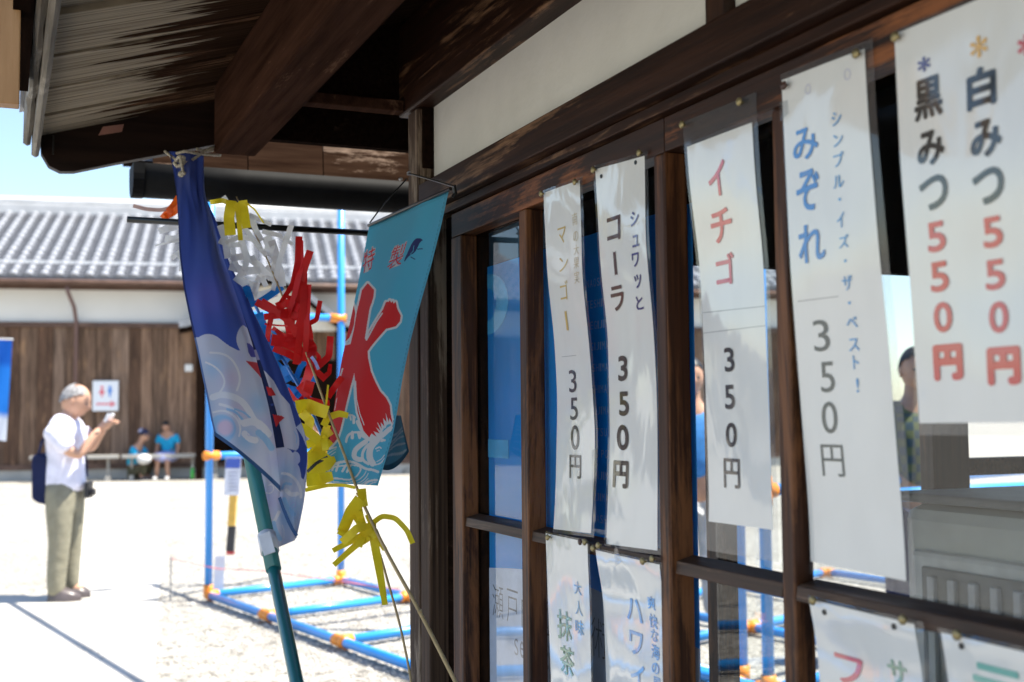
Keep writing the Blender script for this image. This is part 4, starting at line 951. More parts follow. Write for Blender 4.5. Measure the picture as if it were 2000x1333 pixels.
def paint_ice(px, py, u, v):
    c = np.tile(np.array(TEAL), (len(px), 1))
    s = lambda k: k*.21
    W = []
    A = lambda pts, w_: W.append((smoothpoly(c7(pts), 2), w_*.21/2))
    A([(110,1195),(160,1165),(250,1165),(330,1185),(400,1160),(440,1110),(455,1075),(430,1045)], 15)
    A([(145,1110),(165,1060),(210,1030),(270,1012),(340,1008),(400,1020),(450,1050),(500,1080),(560,1085),(610,1105)], 24)
    A([(200,1060),(300,1045),(380,1040),(430,1052)], 14)
    for a_, b_ in (((195,1045),(185,1088)),((240,1040),(222,1095)),((310,1045),(280,1100)),((352,1050),(322,1105))): A([a_, b_], 22)
    A([(130,1212),(200,1195),(300,1210),(420,1190),(480,1140),(500,1100)], 8); A([(200,1222),(330,1228),(440,1210),(500,1160),(520,1120)], 8); A([(260,1235),(380,1240),(470,1215),(520,1165)], 7)
    A([(470,1245),(500,1205),(545,1185),(605,1180)], 20); A([(520,1235),(560,1205),(600,1200)], 8)
    A([(495,825),(440,862),(395,905),(385,955),(405,985),(450,992)], 46); A([(545,835),(490,880),(462,940),(470,1000),(520,1030)], 26)
    A([(600,810),(550,860),(530,920),(535,985),(560,1025)], 60); A([(560,1040),(620,1035),(660,1000),(690,950)], 12); A([(600,1010),(640,990),(670,950)], 8)
    A([(590,890),(625,872),(640,885)], 12); A([(600,912),(622,905)], 8)
    A([(315,825),(320,790),(340,755),(390,735),(450,738),(500,760)], 22); A([(372,740),(372,788)], 30); A([(430,750),(440,785)], 28)
    A([(520,800),(600,795),(650,770),(700,720),(745,690)], 44); A([(640,700),(700,650),(735,620)], 26); A([(470,760),(560,810)], 50); A([(420,640),(445,690),(480,750)], 34)
    A([(315,605),(335,575),(370,575),(400,600)], 15); A([(352,580),(358,620)], 16); A([(385,590),(385,650)], 24)
    A([(620,800),(690,810),(640,820)], 16); A([(255,855),(258,870)], 12); A([(275,875),(277,885)], 10)
    A([(135,900),(170,890),(222,875)], 14); A([(135,945),(180,915),(222,890)], 6); A([(140,975),(180,945),(215,920)], 6); A([(130,1000),(165,970)], 5)
    A([(110,1090),(118,1130),(105,1170)], 8)
    for pts, w_ in W: c = blend(c, segdist(px, py, pts) < w_, WHF)
    for poly in (RED_MAIN, RED_LEFT):
        ins = inpoly(px, py, poly); d = segdist(px, py, poly, True)
        c = blend(c, (~ins) & (d < 3.9) & (py < 905), WHF)
    for poly in (RED_MAIN, RED_LEFT): c = blend(c, inpoly(px, py, poly), REDF)
    # white slits left by the dry brush
    for pts, w_ in (([(465,230),(430,280),(395,345),(368,395)], 7),([(455,245),(415,300),(380,365)], 3),([(219,572),(200,640),(178,720),(162,800)], 7),([(184,755),(170,830)], 3),([(300,650),(305,760),(325,850),(352,920)], 5)):
        c = blend(c, segdist(px, py, c6(pts)) < w_*.3151/2*1.2, WHF)
    q1 = [(712,492),(734,480),(706,536)]; q2 = [(768,484),(797,471),(754,530)]
    for ch, q in (('特', q1), ('製', q2)):
        TLq, TRq, BLq = [np.array(p, float) for p in q]
        g0 = glyphmask(px, py, ch, (TLq+np.array([-1.2,-1.6]), TRq+np.array([1.6,-2]), BLq+np.array([-1.6,1.6])), .03); c = blend(c, g0, (.6,.52,.52))
        c = blend(c, glyphmask(px, py, ch, q, .0), REDF)
    bird = smoothpoly(c5([(925,170),(960,170),(985,190),(955,205),(935,250),(905,305),(850,335),(808,393),(806,372),(840,300),(870,230),(900,185)]), 1, True)
    c = blend(c, inpoly(px, py, bird), NAVF)
    c = blend(c, segdist(px, py, c5([(930,272),(975,268)])) < 1.0, NAVF); c = blend(c, segdist(px, py, c5([(868,345),(905,365)])) < 1.0, NAVF)
    c = blend(c, segdist(px, py, c5([(897,240),(890,290),(862,320)])) < .6, TEAL)
    c = blend(c, segdist(px, py, c5([(400,352),(372,440),(352,520)])) < 1.6, NAVF)
    # stitched hems
    st = (u > .972) | (v < .028); c = blend(c, st, tuple(k*.86 for k in TEAL)) if True else c
    c = blend(c, (np.abs(u-.968) < .004) & (np.sin(v*420) > -.2), (.03,.2,.3))
    return c
ice = thing('ice_flag', 'turquoise flag with a huge red 氷 and white waves, hanging beside the door post', 'flag', fr(2.25, .12, 1.2), AL)
ZL, ZR = 2.52, 2.19
LI = [(722,437,2.50),(706,520,2.50),(688,610,2.49),(668,700,2.47),(655,780,2.44),(645,850,2.42),(637,900,2.40),(631,943,2.38)]
RI = [(878,366,2.16),(862,440,2.19),(842,520,2.22),(822,590,2.25),(803,660,2.27),(786,740,2.28),(778,790,2.28),(768,850,2.27),(753,900,2.26),(738,949,2.25)]
def rel_ice(u, v):
    return .010*np.sin(u*7.5+v*3.2) + .012*np.sin(u*3.0-v*4.5+.8)*v + .006*np.sin(v*11+u*4)*(.3+v) + .004*np.sin(u*16+v*9)*np.exp(-v*3) + .0014*np.sin(v*95)*np.exp(-((u-1)/.06)**2)
cloth('cloth', LI, RI, 260, 520, rel_ice, paint_ice, ice)
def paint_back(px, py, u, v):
    c = np.tile(np.array((.05,.16,.22)), (len(px), 1))  # turquoise darkened: shade on the back of the cloth painted in
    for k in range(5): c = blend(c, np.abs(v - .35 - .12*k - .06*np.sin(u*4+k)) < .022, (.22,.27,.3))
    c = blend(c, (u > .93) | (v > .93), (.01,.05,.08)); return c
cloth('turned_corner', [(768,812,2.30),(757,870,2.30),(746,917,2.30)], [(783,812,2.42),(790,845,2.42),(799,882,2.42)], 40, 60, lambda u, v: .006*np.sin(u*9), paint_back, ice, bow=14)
MB().tube([at(720, 441, 2.505), at(880, 369, 2.155)], .0035, 8).build('hem_rod', BLACKM, ice)
BK = (fr(2.36, .03, 1.86)); 
MB().tube([at(722, 436, 2.50), at(750, 398, 2.50), at(795, 349, 2.50)], .0016, 6).build('string', BLACKM, ice)
MB().tube([at(796, 341, 2.50), at(806, 341, 2.46), at(845, 352, 2.36), at(888, 365, 2.22)], .0022, 6).build('wire_arm', BLACKM, ice)
MB().tube([at(886, 362, 2.24), at(889, 378, 2.24), at(884, 386, 2.24)], .004, 8).build('hook', BLACKM, ice)
for q in ((781,350),(797,338)): MB().tube([at(q[0], q[1], 2.50), at(q[0]+3, q[1], 2.49)], .003, 8).build('screw_head', plain('steel screw', (.4,.4,.4), .35, metal=.8), ice)

# ------------------------------------------------------------------ blue festival flag on teal pole
fp = thing('festival_flag', 'blue flag with pale waves, twisted round a teal pole and tied to the eave beam', 'flag', at(580, 1333, 1.66))
POLE = plain('teal pole', (.01,.17,.17), .35, .03, 8, coat=.4)
Pt = Vector((2.79,.452,1.985)); Pb = Vector((1.669,.455,1.003)); dirp = (Pb-Pt)
def onpole(t): return SHOP @ (Pt + dirp*t)
MB().tube([onpole(.018), onpole(.86)], .0118, 20).build('pole_upper', POLE, fp, smooth=True)
MB().tube([onpole(.8), onpole(2.0)], .0098, 20).build('pole_lower', POLE, fp, smooth=True)
INDIGO = np.array((.035,.066,.28)); PALE = np.array((.62,.62,.72)); SKYB = np.array((.34,.54,.76)); LAV = np.array((.52,.50,.74)); PNK = np.array((.70,.52,.64)); CREAM = np.array((.80,.77,.79))
f7 = lambda L_: [(360+x*.21, 600+y*.21) for x, y in L_]
f8 = lambda L_: [(400+x*.21, 820+y*.21) for x, y in L_]
def gauss(px, py, cx, cy, r): return np.exp(-((px-cx)**2+(py-cy)**2)/(r*r))
def mixc(c, m_, col): return c*(1-m_[:, None]) + np.array(col)*m_[:, None]
def pale_base(px, py):
    c = np.tile(PALE, (len(px), 1))
    for (cx, cy, r, col, k) in ((415,720,22,SKYB,.7),(450,740,20,PNK,.6),(505,790,24,SKYB,.8),(470,800,20,PNK,.5),(520,830,18,LAV,.7),(400,790,18,SKYB,.6),(560,920,22,SKYB,.7),(540,900,18,LAV,.6),(590,900,16,LAV,.6),(530,980,24,LAV,.7),(560,1010,20,SKYB,.8),(500,960,20,SKYB,.8),(480,860,22,SKYB,.9),(575,990,18,SKYB,.7),(545,860,16,PNK,.5),(470,700,16,LAV,.5)):
        c = mixc(c, gauss(px, py, cx, cy, r)*k, col)
    return c
def strokes(c, px, py, L_, conv):
    for pts, w_, col in L_: c = blend(c, segdist(px, py, smoothpoly(conv(pts), 2)) < w_*.21/2, col)
    return c
def paint_A(px, py, u, v):
    c = pale_base(px, py)
    # round waves
    c = mixc(c, np.clip((30-np.hypot(px-433, py-838))/4, 0, 1), SKYB); c = mixc(c, np.clip((19-np.hypot(px-440, py-836))/7, 0, 1), PNK*1.05)
    c = strokes(c, px, py, [([(240,425),(350,430),(440,480),(500,580),(522,680),(490,775)], 20, CREAM),([(200,515),(280,550),(350,620),(382,700),(345,780),(305,815)], 18, CREAM),
        ([(265,840),(330,815),(400,820),(470,840),(540,880),(600,960),(640,1040),(700,1110)], 60, CREAM),([(330,905),(430,930),(500,990),(530,1080)], 26, CREAM),
        ([(400,950),(480,975),(540,1045)], 22, SKYB),([(470,950),(560,980),(620,1040)], 18, SKYB),([(270,980),(350,960),(430,985),(500,1050),(525,1130),(510,1200)], 18, CREAM),
        ([(560,1080),(640,1060),(720,1100),(780,1180)], 70, CREAM),([(690,1170),(760,1230),(810,1310)], 60, SKYB),([(560,1180),(610,1230),(660,1240)], 60, CREAM),
        ([(595,1165),(625,1170),(630,1195),(600,1200),(585,1180)], 4, LAV)], f7)
    # upper indigo field
    ind = smoothpoly(f7([(-400,-2000),(1400,-2000),(800,100),(640,260),(552,160),(515,195),(490,250),(482,310),(500,370),(525,412),(460,388),(400,350),(350,312),(300,272),(240,250),(180,255),(120,290),(-300,290)]), 1, True)
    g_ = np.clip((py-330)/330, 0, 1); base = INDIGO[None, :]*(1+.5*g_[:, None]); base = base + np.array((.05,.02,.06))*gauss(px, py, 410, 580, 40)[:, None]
    mk = inpoly(px, py, ind); c = np.where(mk[:, None], base, c)
    c = blend(c, inpoly(px, py, f7([(580,335),(605,340),(640,375),(670,400),(690,470),(620,465),(595,420)])), (.06,.06,.33))
    for pl in ([(570,500),(700,520),(745,700),(690,630),(640,575)],): c = blend(c, inpoly(px, py, f7(pl)), (.60,.03,.035))
    # stitched left hem
    c = blend(c, (u < .035) & (py < 660), INDIGO*.55); c = blend(c, (u < .03) & (py >= 660), (.12,.2,.42)); c = blend(c, v > .982, (.03,.09,.22))
    return c
def paint_B(px, py, u, v):
    c = pale_base(px, py)
    line = 700 + (px-470)*1.25
    top = inpoly(px, py, [(380,300),(700,300),(620,800),(578,835),(572,812),(566,790),(548,770),(535,745),(520,728),(505,715),(480,690),(400,500)])
    c = np.where(top[:, None], INDIGO[None, :]*1.15, c)
    c = blend(c, (u < .30) & (v < .74), INDIGO*.30)  # navy hem band that also paints in the shade of the fold
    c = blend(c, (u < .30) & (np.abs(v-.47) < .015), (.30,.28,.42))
    c = blend(c, inpoly(px, py, smoothpoly(f8([(842,70),(862,110),(880,180),(876,260),(850,290),(800,275),(760,265),(800,285),(815,315),(840,292),(872,310),(888,350),(885,400),(860,412),(880,440),(893,500),(897,545),(930,560),(960,300),(920,180),(880,110)]), 1, True)), INDIGO*1.1)
    for pl in ([(760,740),(812,752),(852,822),(785,827)], [(822,1000),(905,1012),(933,1030),(885,1072),(853,1118)]): c = blend(c, inpoly(px, py, f7(pl)), (.60,.03,.035))
    c = blend(c, inpoly(px, py, f7([(800,905),(832,898),(828,920),(805,918)])), INDIGO)
    c = strokes(c, px, py, [([(720,500),(780,505),(850,560),(890,640),(895,720)], 26, CREAM),([(800,600),(740,590),(720,640)], 24, SKYB),([(800,790),(825,760),(850,780),(840,815),(815,810)], 6, LAV),
        ([(830,110),(860,160),(850,220)], 6, SKYB),([(740,740),(770,820),(830,880)], 40, SKYB),([(760,660),(800,700),(860,690)], 40, CREAM)], f8)
    c = blend(c, (u > .985), (.2,.25,.55)); return c
def paint_C(px, py, u, v):
    c = pale_base(px, py)
    c = strokes(c, px, py, [([(590,610),(630,600),(645,650),(610,690),(565,680)], 8, CREAM),([(500,300),(560,420),(640,560),(700,640)], 60, CREAM),([(690,860),(640,960),(590,1040)], 30, CREAM),([(640,960),(660,1040),(700,1110)], 40, SKYB),([(720,980),(740,1040),(735,1100)], 8, CREAM)], f8)
    c = blend(c, (u < .03), (.1,.15,.5)); return c
Zp = lambda y: float(np.interp(y, [300, 880, 1090, 1333], [2.75, 2.02, 1.83, 1.66]))
e_ = lambda x, y, d=0.0: (x, y, Zp(y)+d)
# main cloth, front fold
LA = [e_(330,296,-.03),e_(338,330,-.03),e_(345,380,-.05),e_(349,450,-.05),e_(350,490,-.05),e_(358,560,-.06),e_(370,620,-.06),e_(384,680,-.07),e_(394,730,-.07),e_(405,780,-.07),e_(412,820,-.07),e_(421,853,-.07)]
RA = [e_(398,300,.03),e_(398,340,-.02),e_(400,380,-.02),e_(418,440,-.02),e_(435,500,-.02),e_(452,550,-.03),e_(473,610,-.03),e_(492,670,-.04),e_(508,730,-.04),e_(524,790,-.04),e_(535,850,-.04),e_(543,900,-.04),e_(549,962,-.04)]
def rel_A(u, v):
    return -.045 + (.013*np.sin(u*5.2+v*2.5+.4) + .010*np.sin(u*11-v*7)*np.exp(-v*2.2) + .010*np.sin((u+v*1.7)*9)*np.exp(-((v-.2)/.22)**2) + .005*np.sin(u*17+v*13)*(.4+1.6*np.exp(-v*4)) + .010*np.sin(u*6+v*26)*np.exp(-v*2.6) - .02*np.sin(math.pi*u)*v) + .05*np.clip((u-.86)/.14, 0, 1)**2*np.clip(v*4, 0, 1)
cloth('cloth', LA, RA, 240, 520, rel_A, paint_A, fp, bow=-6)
LBk = [e_(396,385,.0),e_(410,440,.01),e_(428,500,.02),e_(450,570,.02),e_(470,630,.02),e_(490,690,.02),e_(506,740,.02),e_(522,800,.01),e_(534,860,.0),e_(545,920,-.01),e_(549,955,-.03),e_(544,975,-.02),e_(556,1005,.0),e_(566,1030,.0),e_(575,1048,.0)]
RBk = [e_(400,383,.06),e_(422,430,.06),e_(434,470,.06),e_(450,520,.06),e_(478,570,.05),e_(500,620,.04),e_(520,660,.03),e_(545,715,.02),e_(565,765,.01),e_(583,810,.0),e_(597,850,-.01),e_(601,890,-.01),e_(599,930,-.01),e_(594,980,-.01),e_(586,1020,-.01),e_(579,1052,.0)]
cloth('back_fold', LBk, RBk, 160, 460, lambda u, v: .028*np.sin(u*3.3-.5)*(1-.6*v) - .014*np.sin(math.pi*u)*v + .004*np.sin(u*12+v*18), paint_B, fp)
LCk = [e_(495,880,.04),e_(502,900,.04),e_(505,940,.04),e_(510,980,.04),e_(518,1020,.03),e_(524,1045,.02),e_(534,1073,.0)]
RCk = [e_(530,880,.06),e_(552,940,.07),e_(566,985,.06),e_(576,1020,.05),e_(580,1040,.03),e_(579,1050,.02),e_(576,1056,.01)]
cloth('lower_corner', LCk, RCk, 100, 140, lambda u, v: .008*np.sin(u*8+v*5), paint_C, fp)
# dark hem trim along the open edge
MB().grid([[at(x-3.2, y+1.5, Z), at(x+2.8, y-1.5, Z)] for x, y, Z in poly_resample([(546,972,1.90),(552,990,1.89),(560,1010,1.87),(570,1032,1.855),(580,1047,1.845)], 20)]).build('hem_trim', plain('navy hem', (.025,.07,.17), .7), fp)
b = MB(); q = [at(505,1047,1.835), at(527,1038,1.83), at(538,1078,1.80), at(516,1086,1.805)]
c0 = onpole(.70)
def poleband(name, ya, yb, r, mat):
    ta = None
    import bisect
    def tt(y):
        lo, hi = 0, 1.3
        for _ in range(40):
            m_ = (lo+hi)/2; p = onpole(m_) - CAM; yy = 666.5 - FPX*p.dot(cU)/p.dot(cF)
            if yy < y: lo = m_
            else: hi = m_
        return lo
    MB().tube([onpole(tt(ya)), onpole(tt(yb))], r, 20).build(name, mat, fp, smooth=True)
poleband('tape_band', 1046, 1078, .0145, plain('white tape', (.68,.68,.70), .6))
MB().grid([[q[0], q[1]], [q[3], q[2]]]).build('tape_tab', plain('white tape tab', (.7,.7,.72), .6, transl=.2), fp, solid=.001)
# paper label along the pole
def pole_patch(name, pts, lift, mat):
    b = MB(); P = [at(x, y, Zp(y)-lift) for x, y in pts]
    return MB().prism(P, [p + (CAM-p).normalized()*.0006 for p in P]).build(name, mat, fp)
pole_patch('pole_label', [(484,932),(493,930),(513,1030),(504,1032)], .0135, plain('pale label', (.6,.62,.55), .5))
for k in range(7):
    y0_ = 950+k*10; xx = 491 + (y0_-950)*.2
    pole_patch('label_print', [(xx,y0_),(xx+2.2,y0_),(xx+3.6,y0_+7),(xx+1.6,y0_+7)], .0145, plain('label ink', (.15,.2,.2), .5))
# rope lashing
ROPE = plain('cream cotton rope', (.55,.50,.40), .9, .2, 300, .8)
rp = thing('lashing_rope', 'cream cotton rope lashing the teal pole to the eave beam, knot hanging down', 'rope', onpole(0))
def rope(px_pts, r=.0032):
    P = poly_resample(px_pts, max(14, len(px_pts)*7)); pts = [at(*p) for p in P]
    MB().tube(pts, [r*(1+.18*math.sin(i*2.4)) for i in range(len(pts))], 8).build('strand', ROPE, rp, smooth=True)
rope([(322,296,2.70),(340,310,2.68),(356,320,2.66),(372,316,2.66),(385,306,2.68),(414,288,2.72),(430,286,2.78)])
rope([(345,300,2.67),(362,296,2.65),(380,300,2.66),(413,303,2.72),(430,304,2.78)])
rope([(343,316,2.66),(350,306,2.645),(360,308,2.64),(358,322,2.64),(346,326,2.65),(340,318,2.66)], .004)
rope([(352,306,2.64),(356,325,2.63),(358,342,2.63),(352,348,2.63)], .0036)
rope([(352,338,2.63),(358,345,2.625),(362,355,2.62),(362,370,2.62)], .0058)
rope([(350,342,2.63),(360,338,2.62),(364,346,2.625),(354,352,2.63)], .004)
rope([(384,292,2.7),(400,296,2.72),(416,294,2.75)], .0036)

# ------------------------------------------------------------------ streamers on bamboo
RM = {'k': plain('black streamer paper', (.03,.03,.03), .6), 'y': plain('yellow streamer paper', (.85,.68,.02), .6, .06, 30, transl=.35), 'w': plain('white streamer paper', (.82,.81,.79), .6, .03, 30, transl=.5),
      'r': plain('red streamer paper', (.68,.012,.012), .55, .06, 30, transl=.3), 'b': plain('blue streamer paper', (.01,.2,.62), .5, .06, 30, transl=.3),
      'o': plain('orange streamer paper', (.9,.14,.01), .55, .05, 30, transl=.35), 'p': plain('pale pink streamer paper', (.62,.42,.38), .6, .05, 30, transl=.35),
      'l': plain('lilac streamer paper', (.35,.45,.85), .5, .05, 30, transl=.3)}
def ribbon(pts, w_, key, parent, Z=None, seed=0, twist=.6):
    r = random.Random(seed*31+7); n_ = 26
    Zs = Z if Z else 2.42
    P = poly_resample([(x, y, Zs + r.uniform(-.01, .01)) for x, y in pts], n_)
    tw0 = r.uniform(-.5, .5); tw1 = r.uniform(-twist, twist)*1.6; out = []
    for i in range(n_):
        a_ = P[max(0, i-1)]; b_ = P[min(n_-1, i+1)]; d = np.array([b_[0]-a_[0], b_[1]-a_[1]]); d = d/(np.hypot(*d)+1e-9)
        nrm = np.array([-d[1], d[0]]); t = tw0 + tw1*i/(n_-1)
        h = w_/2*math.cos(t)*1.05; dz = w_/2/FPX*P[i][2]*math.sin(t); curl = .012*math.sin(i/n_*4+tw0*6)
        out.append([at(P[i][0]+nrm[0]*h, P[i][1]+nrm[1]*h, P[i][2]+dz+curl), at(P[i][0]-nrm[0]*h, P[i][1]-nrm[1]*h, P[i][2]-dz+curl)])
    return MB().grid(out).build('streamer', RM[key], parent, smooth=True)
BAM = plain('dry bamboo', (.42,.30,.14), .5, .15, 40); BLS = plain('blue wrapped stalk', (.01,.16,.55), .3, .05, 20, coat=.5)
bb = thing('bamboo_branch', 'bamboo stalk with yellow, red and white paper streamers between the two flags', 'decoration', at(890, 1333, 2.15))
st1 = [(905,1362,2.14),(890,1333,2.15),(820,1195,2.20),(750,1070,2.25),(700,965,2.30),(670,880,2.33),(640,805,2.36),(605,705,2.40),(560,600,2.44),(520,500,2.48),(480,420,2.52),(462,385,2.55)]
MB().tube([at(*p) for p in poly_resample(st1, 40)], [.0040-.0026*i/39 for i in range(40)], 8).build('stalk', BAM, bb, smooth=True)
for p in ((820,1195,2.20),(700,965,2.30),(640,805,2.36)):
    MB().tube([at(p[0]+1,p[1]+3,p[2]), at(p[0]-1,p[1]-3,p[2])], .0044, 8).build('node_ring', BAM, bb)
MB().tube([at(*p) for p in poly_resample([(812,1400,2.25),(800,1310,2.28),(780,1215,2.3),(757,1135,2.32),(742,1080,2.32),(722,1030,2.3)], 24)], .0024, 8).build('stalk', BAM, bb, smooth=True)
Y = [([(410,396),(434,392),(446,396)],9),([(452,392),(447,425),(450,460)],19),([(474,392),(478,420),(482,446)],15),([(480,396),(498,410),(515,436)],3.2),([(462,396),(466,425),(470,470)],9),
 ([(578,796),(600,792),(620,800),(640,806)],17),([(588,805),(606,822),(600,842)],14),([(575,830),(600,842),(622,860),(636,880)],13),([(641,752),(637,790),(632,832)],3.4),([(632,832),(640,816),(662,808),(680,812)],9),
 ([(636,880),(632,850),(640,830)],9),([(596,905),(622,880),(642,858)],17),([(598,925),(625,912),(656,900)],22),([(598,938),(625,936),(650,930)],16),([(596,958),(640,948),(672,948),(694,953)],6.5),([(610,880),(640,900),(660,915)],14),
 ([(706,955),(708,975),(712,990)],15),([(704,975),(685,1000),(668,1040)],22),([(690,985),(680,1020),(664,1046)],14),([(728,1036),(690,1055),(650,1076)],13),([(720,1046),(690,1070),(652,1104)],12),([(700,1060),(720,1048),(740,1040)],16),
 ([(690,1005),(706,1030),(720,1055)],9),([(728,1040),(734,1075),(742,1120),(752,1182)],15),([(728,1022),(746,1008),(772,1012),(795,1036),(806,1062)],9),([(752,1074),(736,1050),(716,1006)],9),([(700,990),(706,1020),(700,1040)],12)]
for k, (pts, w_) in enumerate(Y): ribbon(pts, w_*(1.45 if 780 < pts[0][1] < 950 and w_ > 8 else 1.1), 'y', bb, 2.44 if pts[0][1] < 500 else (2.36 if pts[0][1] < 930 else 2.28), k)
Wt = [([(436,384),(455,412),(480,448),(507,486)],9),([(569,440),(556,478),(543,520),(533,568)],11),([(441,476),(468,462),(495,468),(520,500)],9),([(446,482),(480,490),(512,512),(538,556)],11),([(450,506),(478,500),(508,520),(530,545)],12),([(448,520),(480,530),(508,528)],14),
 ([(490,425),(500,450),(512,470)],12),([(500,452),(520,446),(540,438)],12),([(520,462),(528,480),(522,500)],18),([(530,470),(540,500),(535,530)],14),([(512,452),(545,460),(572,478)],9),([(545,492),(562,505),(568,520)],10),([(535,500),(548,530),(552,560)],13),
 ([(505,540),(498,560),(490,585)],8),([(540,552),(520,540),(505,550),(498,580)],7),([(520,575),(545,565),(555,550)],30),([(470,470),(482,500),(478,530)],12),([(460,540),(480,555),(500,560)],16),([(455,485),(460,515),(475,540)],9),([(465,425),(490,420),(512,430)],7),([(486,420),(505,428),(530,440)],8),
 ([(430,440),(440,470),(445,505)],12),([(428,470),(448,480),(470,478)],10),([(440,520),(460,545),(478,585)],10),([(520,520),(545,545),(560,590)],7),([(492,500),(505,530),(520,560)],10),([(480,585),(510,580),(540,570)],22),([(475,560),(505,570),(520,560)],14)]
for k, (pts, w_) in enumerate(Wt):
    if k % 4 != 3: ribbon(pts, w_*1.05, 'w', bb, 2.47, 100+k, .35)
for k, (pts, w_) in enumerate([([(310,452),(330,446),(356,442)],13),([(322,466),(338,468),(358,464)],14),([(303,480),(330,474),(358,466)],4),([(335,505),(352,492),(362,490)],9),([(345,492),(354,510),(352,530)],8)]): ribbon(pts, w_, 'w', bb, 2.74, 150+k)
Rd = [([(584,462),(582,510),(572,556),(548,592)],14),([(586,470),(588,520),(574,580),(560,622)],13),([(606,490),(594,525),(580,580),(566,640)],15),([(594,534),(592,600),(585,660),(578,712)],14),([(603,556),(600,610),(598,660),(596,706)],11),([(598,562),(590,610),(580,640)],10),
 ([(500,590),(530,606),(560,622),(578,650),(592,690)],14),([(540,600),(560,592),(584,602)],16),([(548,612),(572,614),(590,606)],18),([(532,612),(525,640),(522,668)],10),([(517,633),(540,636),(562,637)],3.4),([(560,625),(566,655),(570,680)],12),
 ([(530,664),(556,668),(588,684),(608,700)],22),([(534,680),(560,690),(590,705)],14),([(600,668),(610,680),(606,700)],20),([(612,706),(600,740),(588,760)],24),([(600,700),(614,722),(636,742)],12),([(585,752),(600,770),(606,745)],18),([(606,745),(598,775),(584,788)],14),([(560,760),(575,780),(590,790)],10)]
for k, (pts, w_) in enumerate(Rd): ribbon(pts, w_, 'r', bb, 2.41, 200+k)
ribbon([(350,386),(338,404),(318,428)], 15, 'o', bb, 2.74, 301, .2); ribbon([(352,402),(340,415),(322,424)], 12, 'o', bb, 2.73, 302, .2)
ribbon([(260,402),(285,409),(315,411),(350,402)], 8, 'p', bb, 2.73, 303, .1); ribbon([(608,697),(616,708),(622,722)], 6, 'l', bb, 2.38, 304, .1)
r_ = random.Random(5)
for k in range(16):
    t_ = r_.uniform(0, 1); cx_ = 575 + 70*t_; cy_ = 600 + 190*t_; a_ = r_.uniform(1.9, 3.6) if k % 2 else r_.uniform(-1.9, -.9); L_ = r_.uniform(35, 75)
    ex, ey = cx_ + L_*math.cos(a_), cy_ - L_*abs(math.sin(a_))*(.6 if k % 2 else 1)
    ribbon([(cx_, cy_), ((cx_+ex)/2 + r_.uniform(-12,12), (cy_+ey)/2 + r_.uniform(-6,14)), (ex, ey)], r_.uniform(8, 13), 'r', bb, 2.43, 600+k, .4)
for k, (pts, w_) in enumerate([([(640,935),(610,915),(598,900)],20),([(655,880),(625,905),(600,935)],18),([(650,860),(660,890),(648,925)],16),([(598,870),(620,860),(648,842)],16),([(655,925),(620,945),(600,948)],16),([(700,1000),(712,1035),(700,1068)],14),([(735,1030),(700,1030),(668,1060)],16)]): ribbon(pts, w_, 'y', bb, 2.40 if pts[0][1] < 950 else 2.27, 700+k, .3)
ribbon([(640,893),(618,905),(600,922)], 6, 'k', bb, 2.345, 720, .1)
b2 = thing('blue_streamer_branch', 'stalk wrapped in shiny blue paper with blue streamers, just right of the blue flag', 'decoration', at(600, 790, 2.42))
MB().tube([at(*p) for p in poly_resample([(478,556,2.52),(500,600,2.50),(530,660,2.47),(560,715,2.45),(590,765,2.43),(606,795,2.42),(640,880,2.38)], 20)], .0035, 8).build('stalk', BLS, b2, smooth=True)
Bl = [([(480,558),(486,575),(494,600)],14),([(497,596),(520,582),(552,560)],13),([(505,612),(515,640),(525,662)],16),([(512,655),(530,680),(545,700)],18),([(520,670),(538,672),(552,690)],12),([(525,700),(550,694),(565,705)],20),([(530,712),(548,728),(566,722)],26),([(556,694),(580,700),(610,698)],10),([(608,699),(588,715),(575,748)],12),
 ([(548,748),(566,738),(582,736)],12),([(580,748),(600,746),(616,740)],17),([(562,766),(580,770),(592,790)],26),([(590,766),(604,780),(614,792)],14),([(545,760),(560,758),(575,770)],16),([(570,790),(586,800),(598,812)],14),([(590,805),(600,800),(607,806)],8),([(515,640),(530,645),(540,655)],9)]
for k, (pts, w_) in enumerate(Bl): ribbon(pts, w_, 'b', b2, 2.46, 400+k)

# ------------------------------------------------------------------ people
def skin_mesh(name, joints, links, mat, parent, frame, sub=2, root=0):
    me = bpy.data.meshes.new(name); me.from_pydata([j[0] for j in joints], links, []); ob = bpy.data.objects.new(name, me); COL.objects.link(ob)
    md = ob.modifiers.new('skin', 'SKIN'); md.use_smooth_shade = True; md2 = ob.modifiers.new('sub', 'SUBSURF'); md2.levels = sub; md2.render_levels = sub
    for i, j in enumerate(joints):
        r = j[1]; me.skin_vertices[0].data[i].radius = (r, r) if not isinstance(r, tuple) else r
    me.skin_vertices[0].data[root].use_root = True
    dg = bpy.context.evaluated_depsgraph_get(); m2 = bpy.data.meshes.new_from_object(ob.evaluated_get(dg)); bpy.data.objects.remove(ob); m2.name = name
    m2.materials.clear(); m2.materials.append(mat)
    for f in m2.polygons: f.use_smooth = True
    o = bpy.data.objects.new(name, m2); place(o, parent, frame); return o
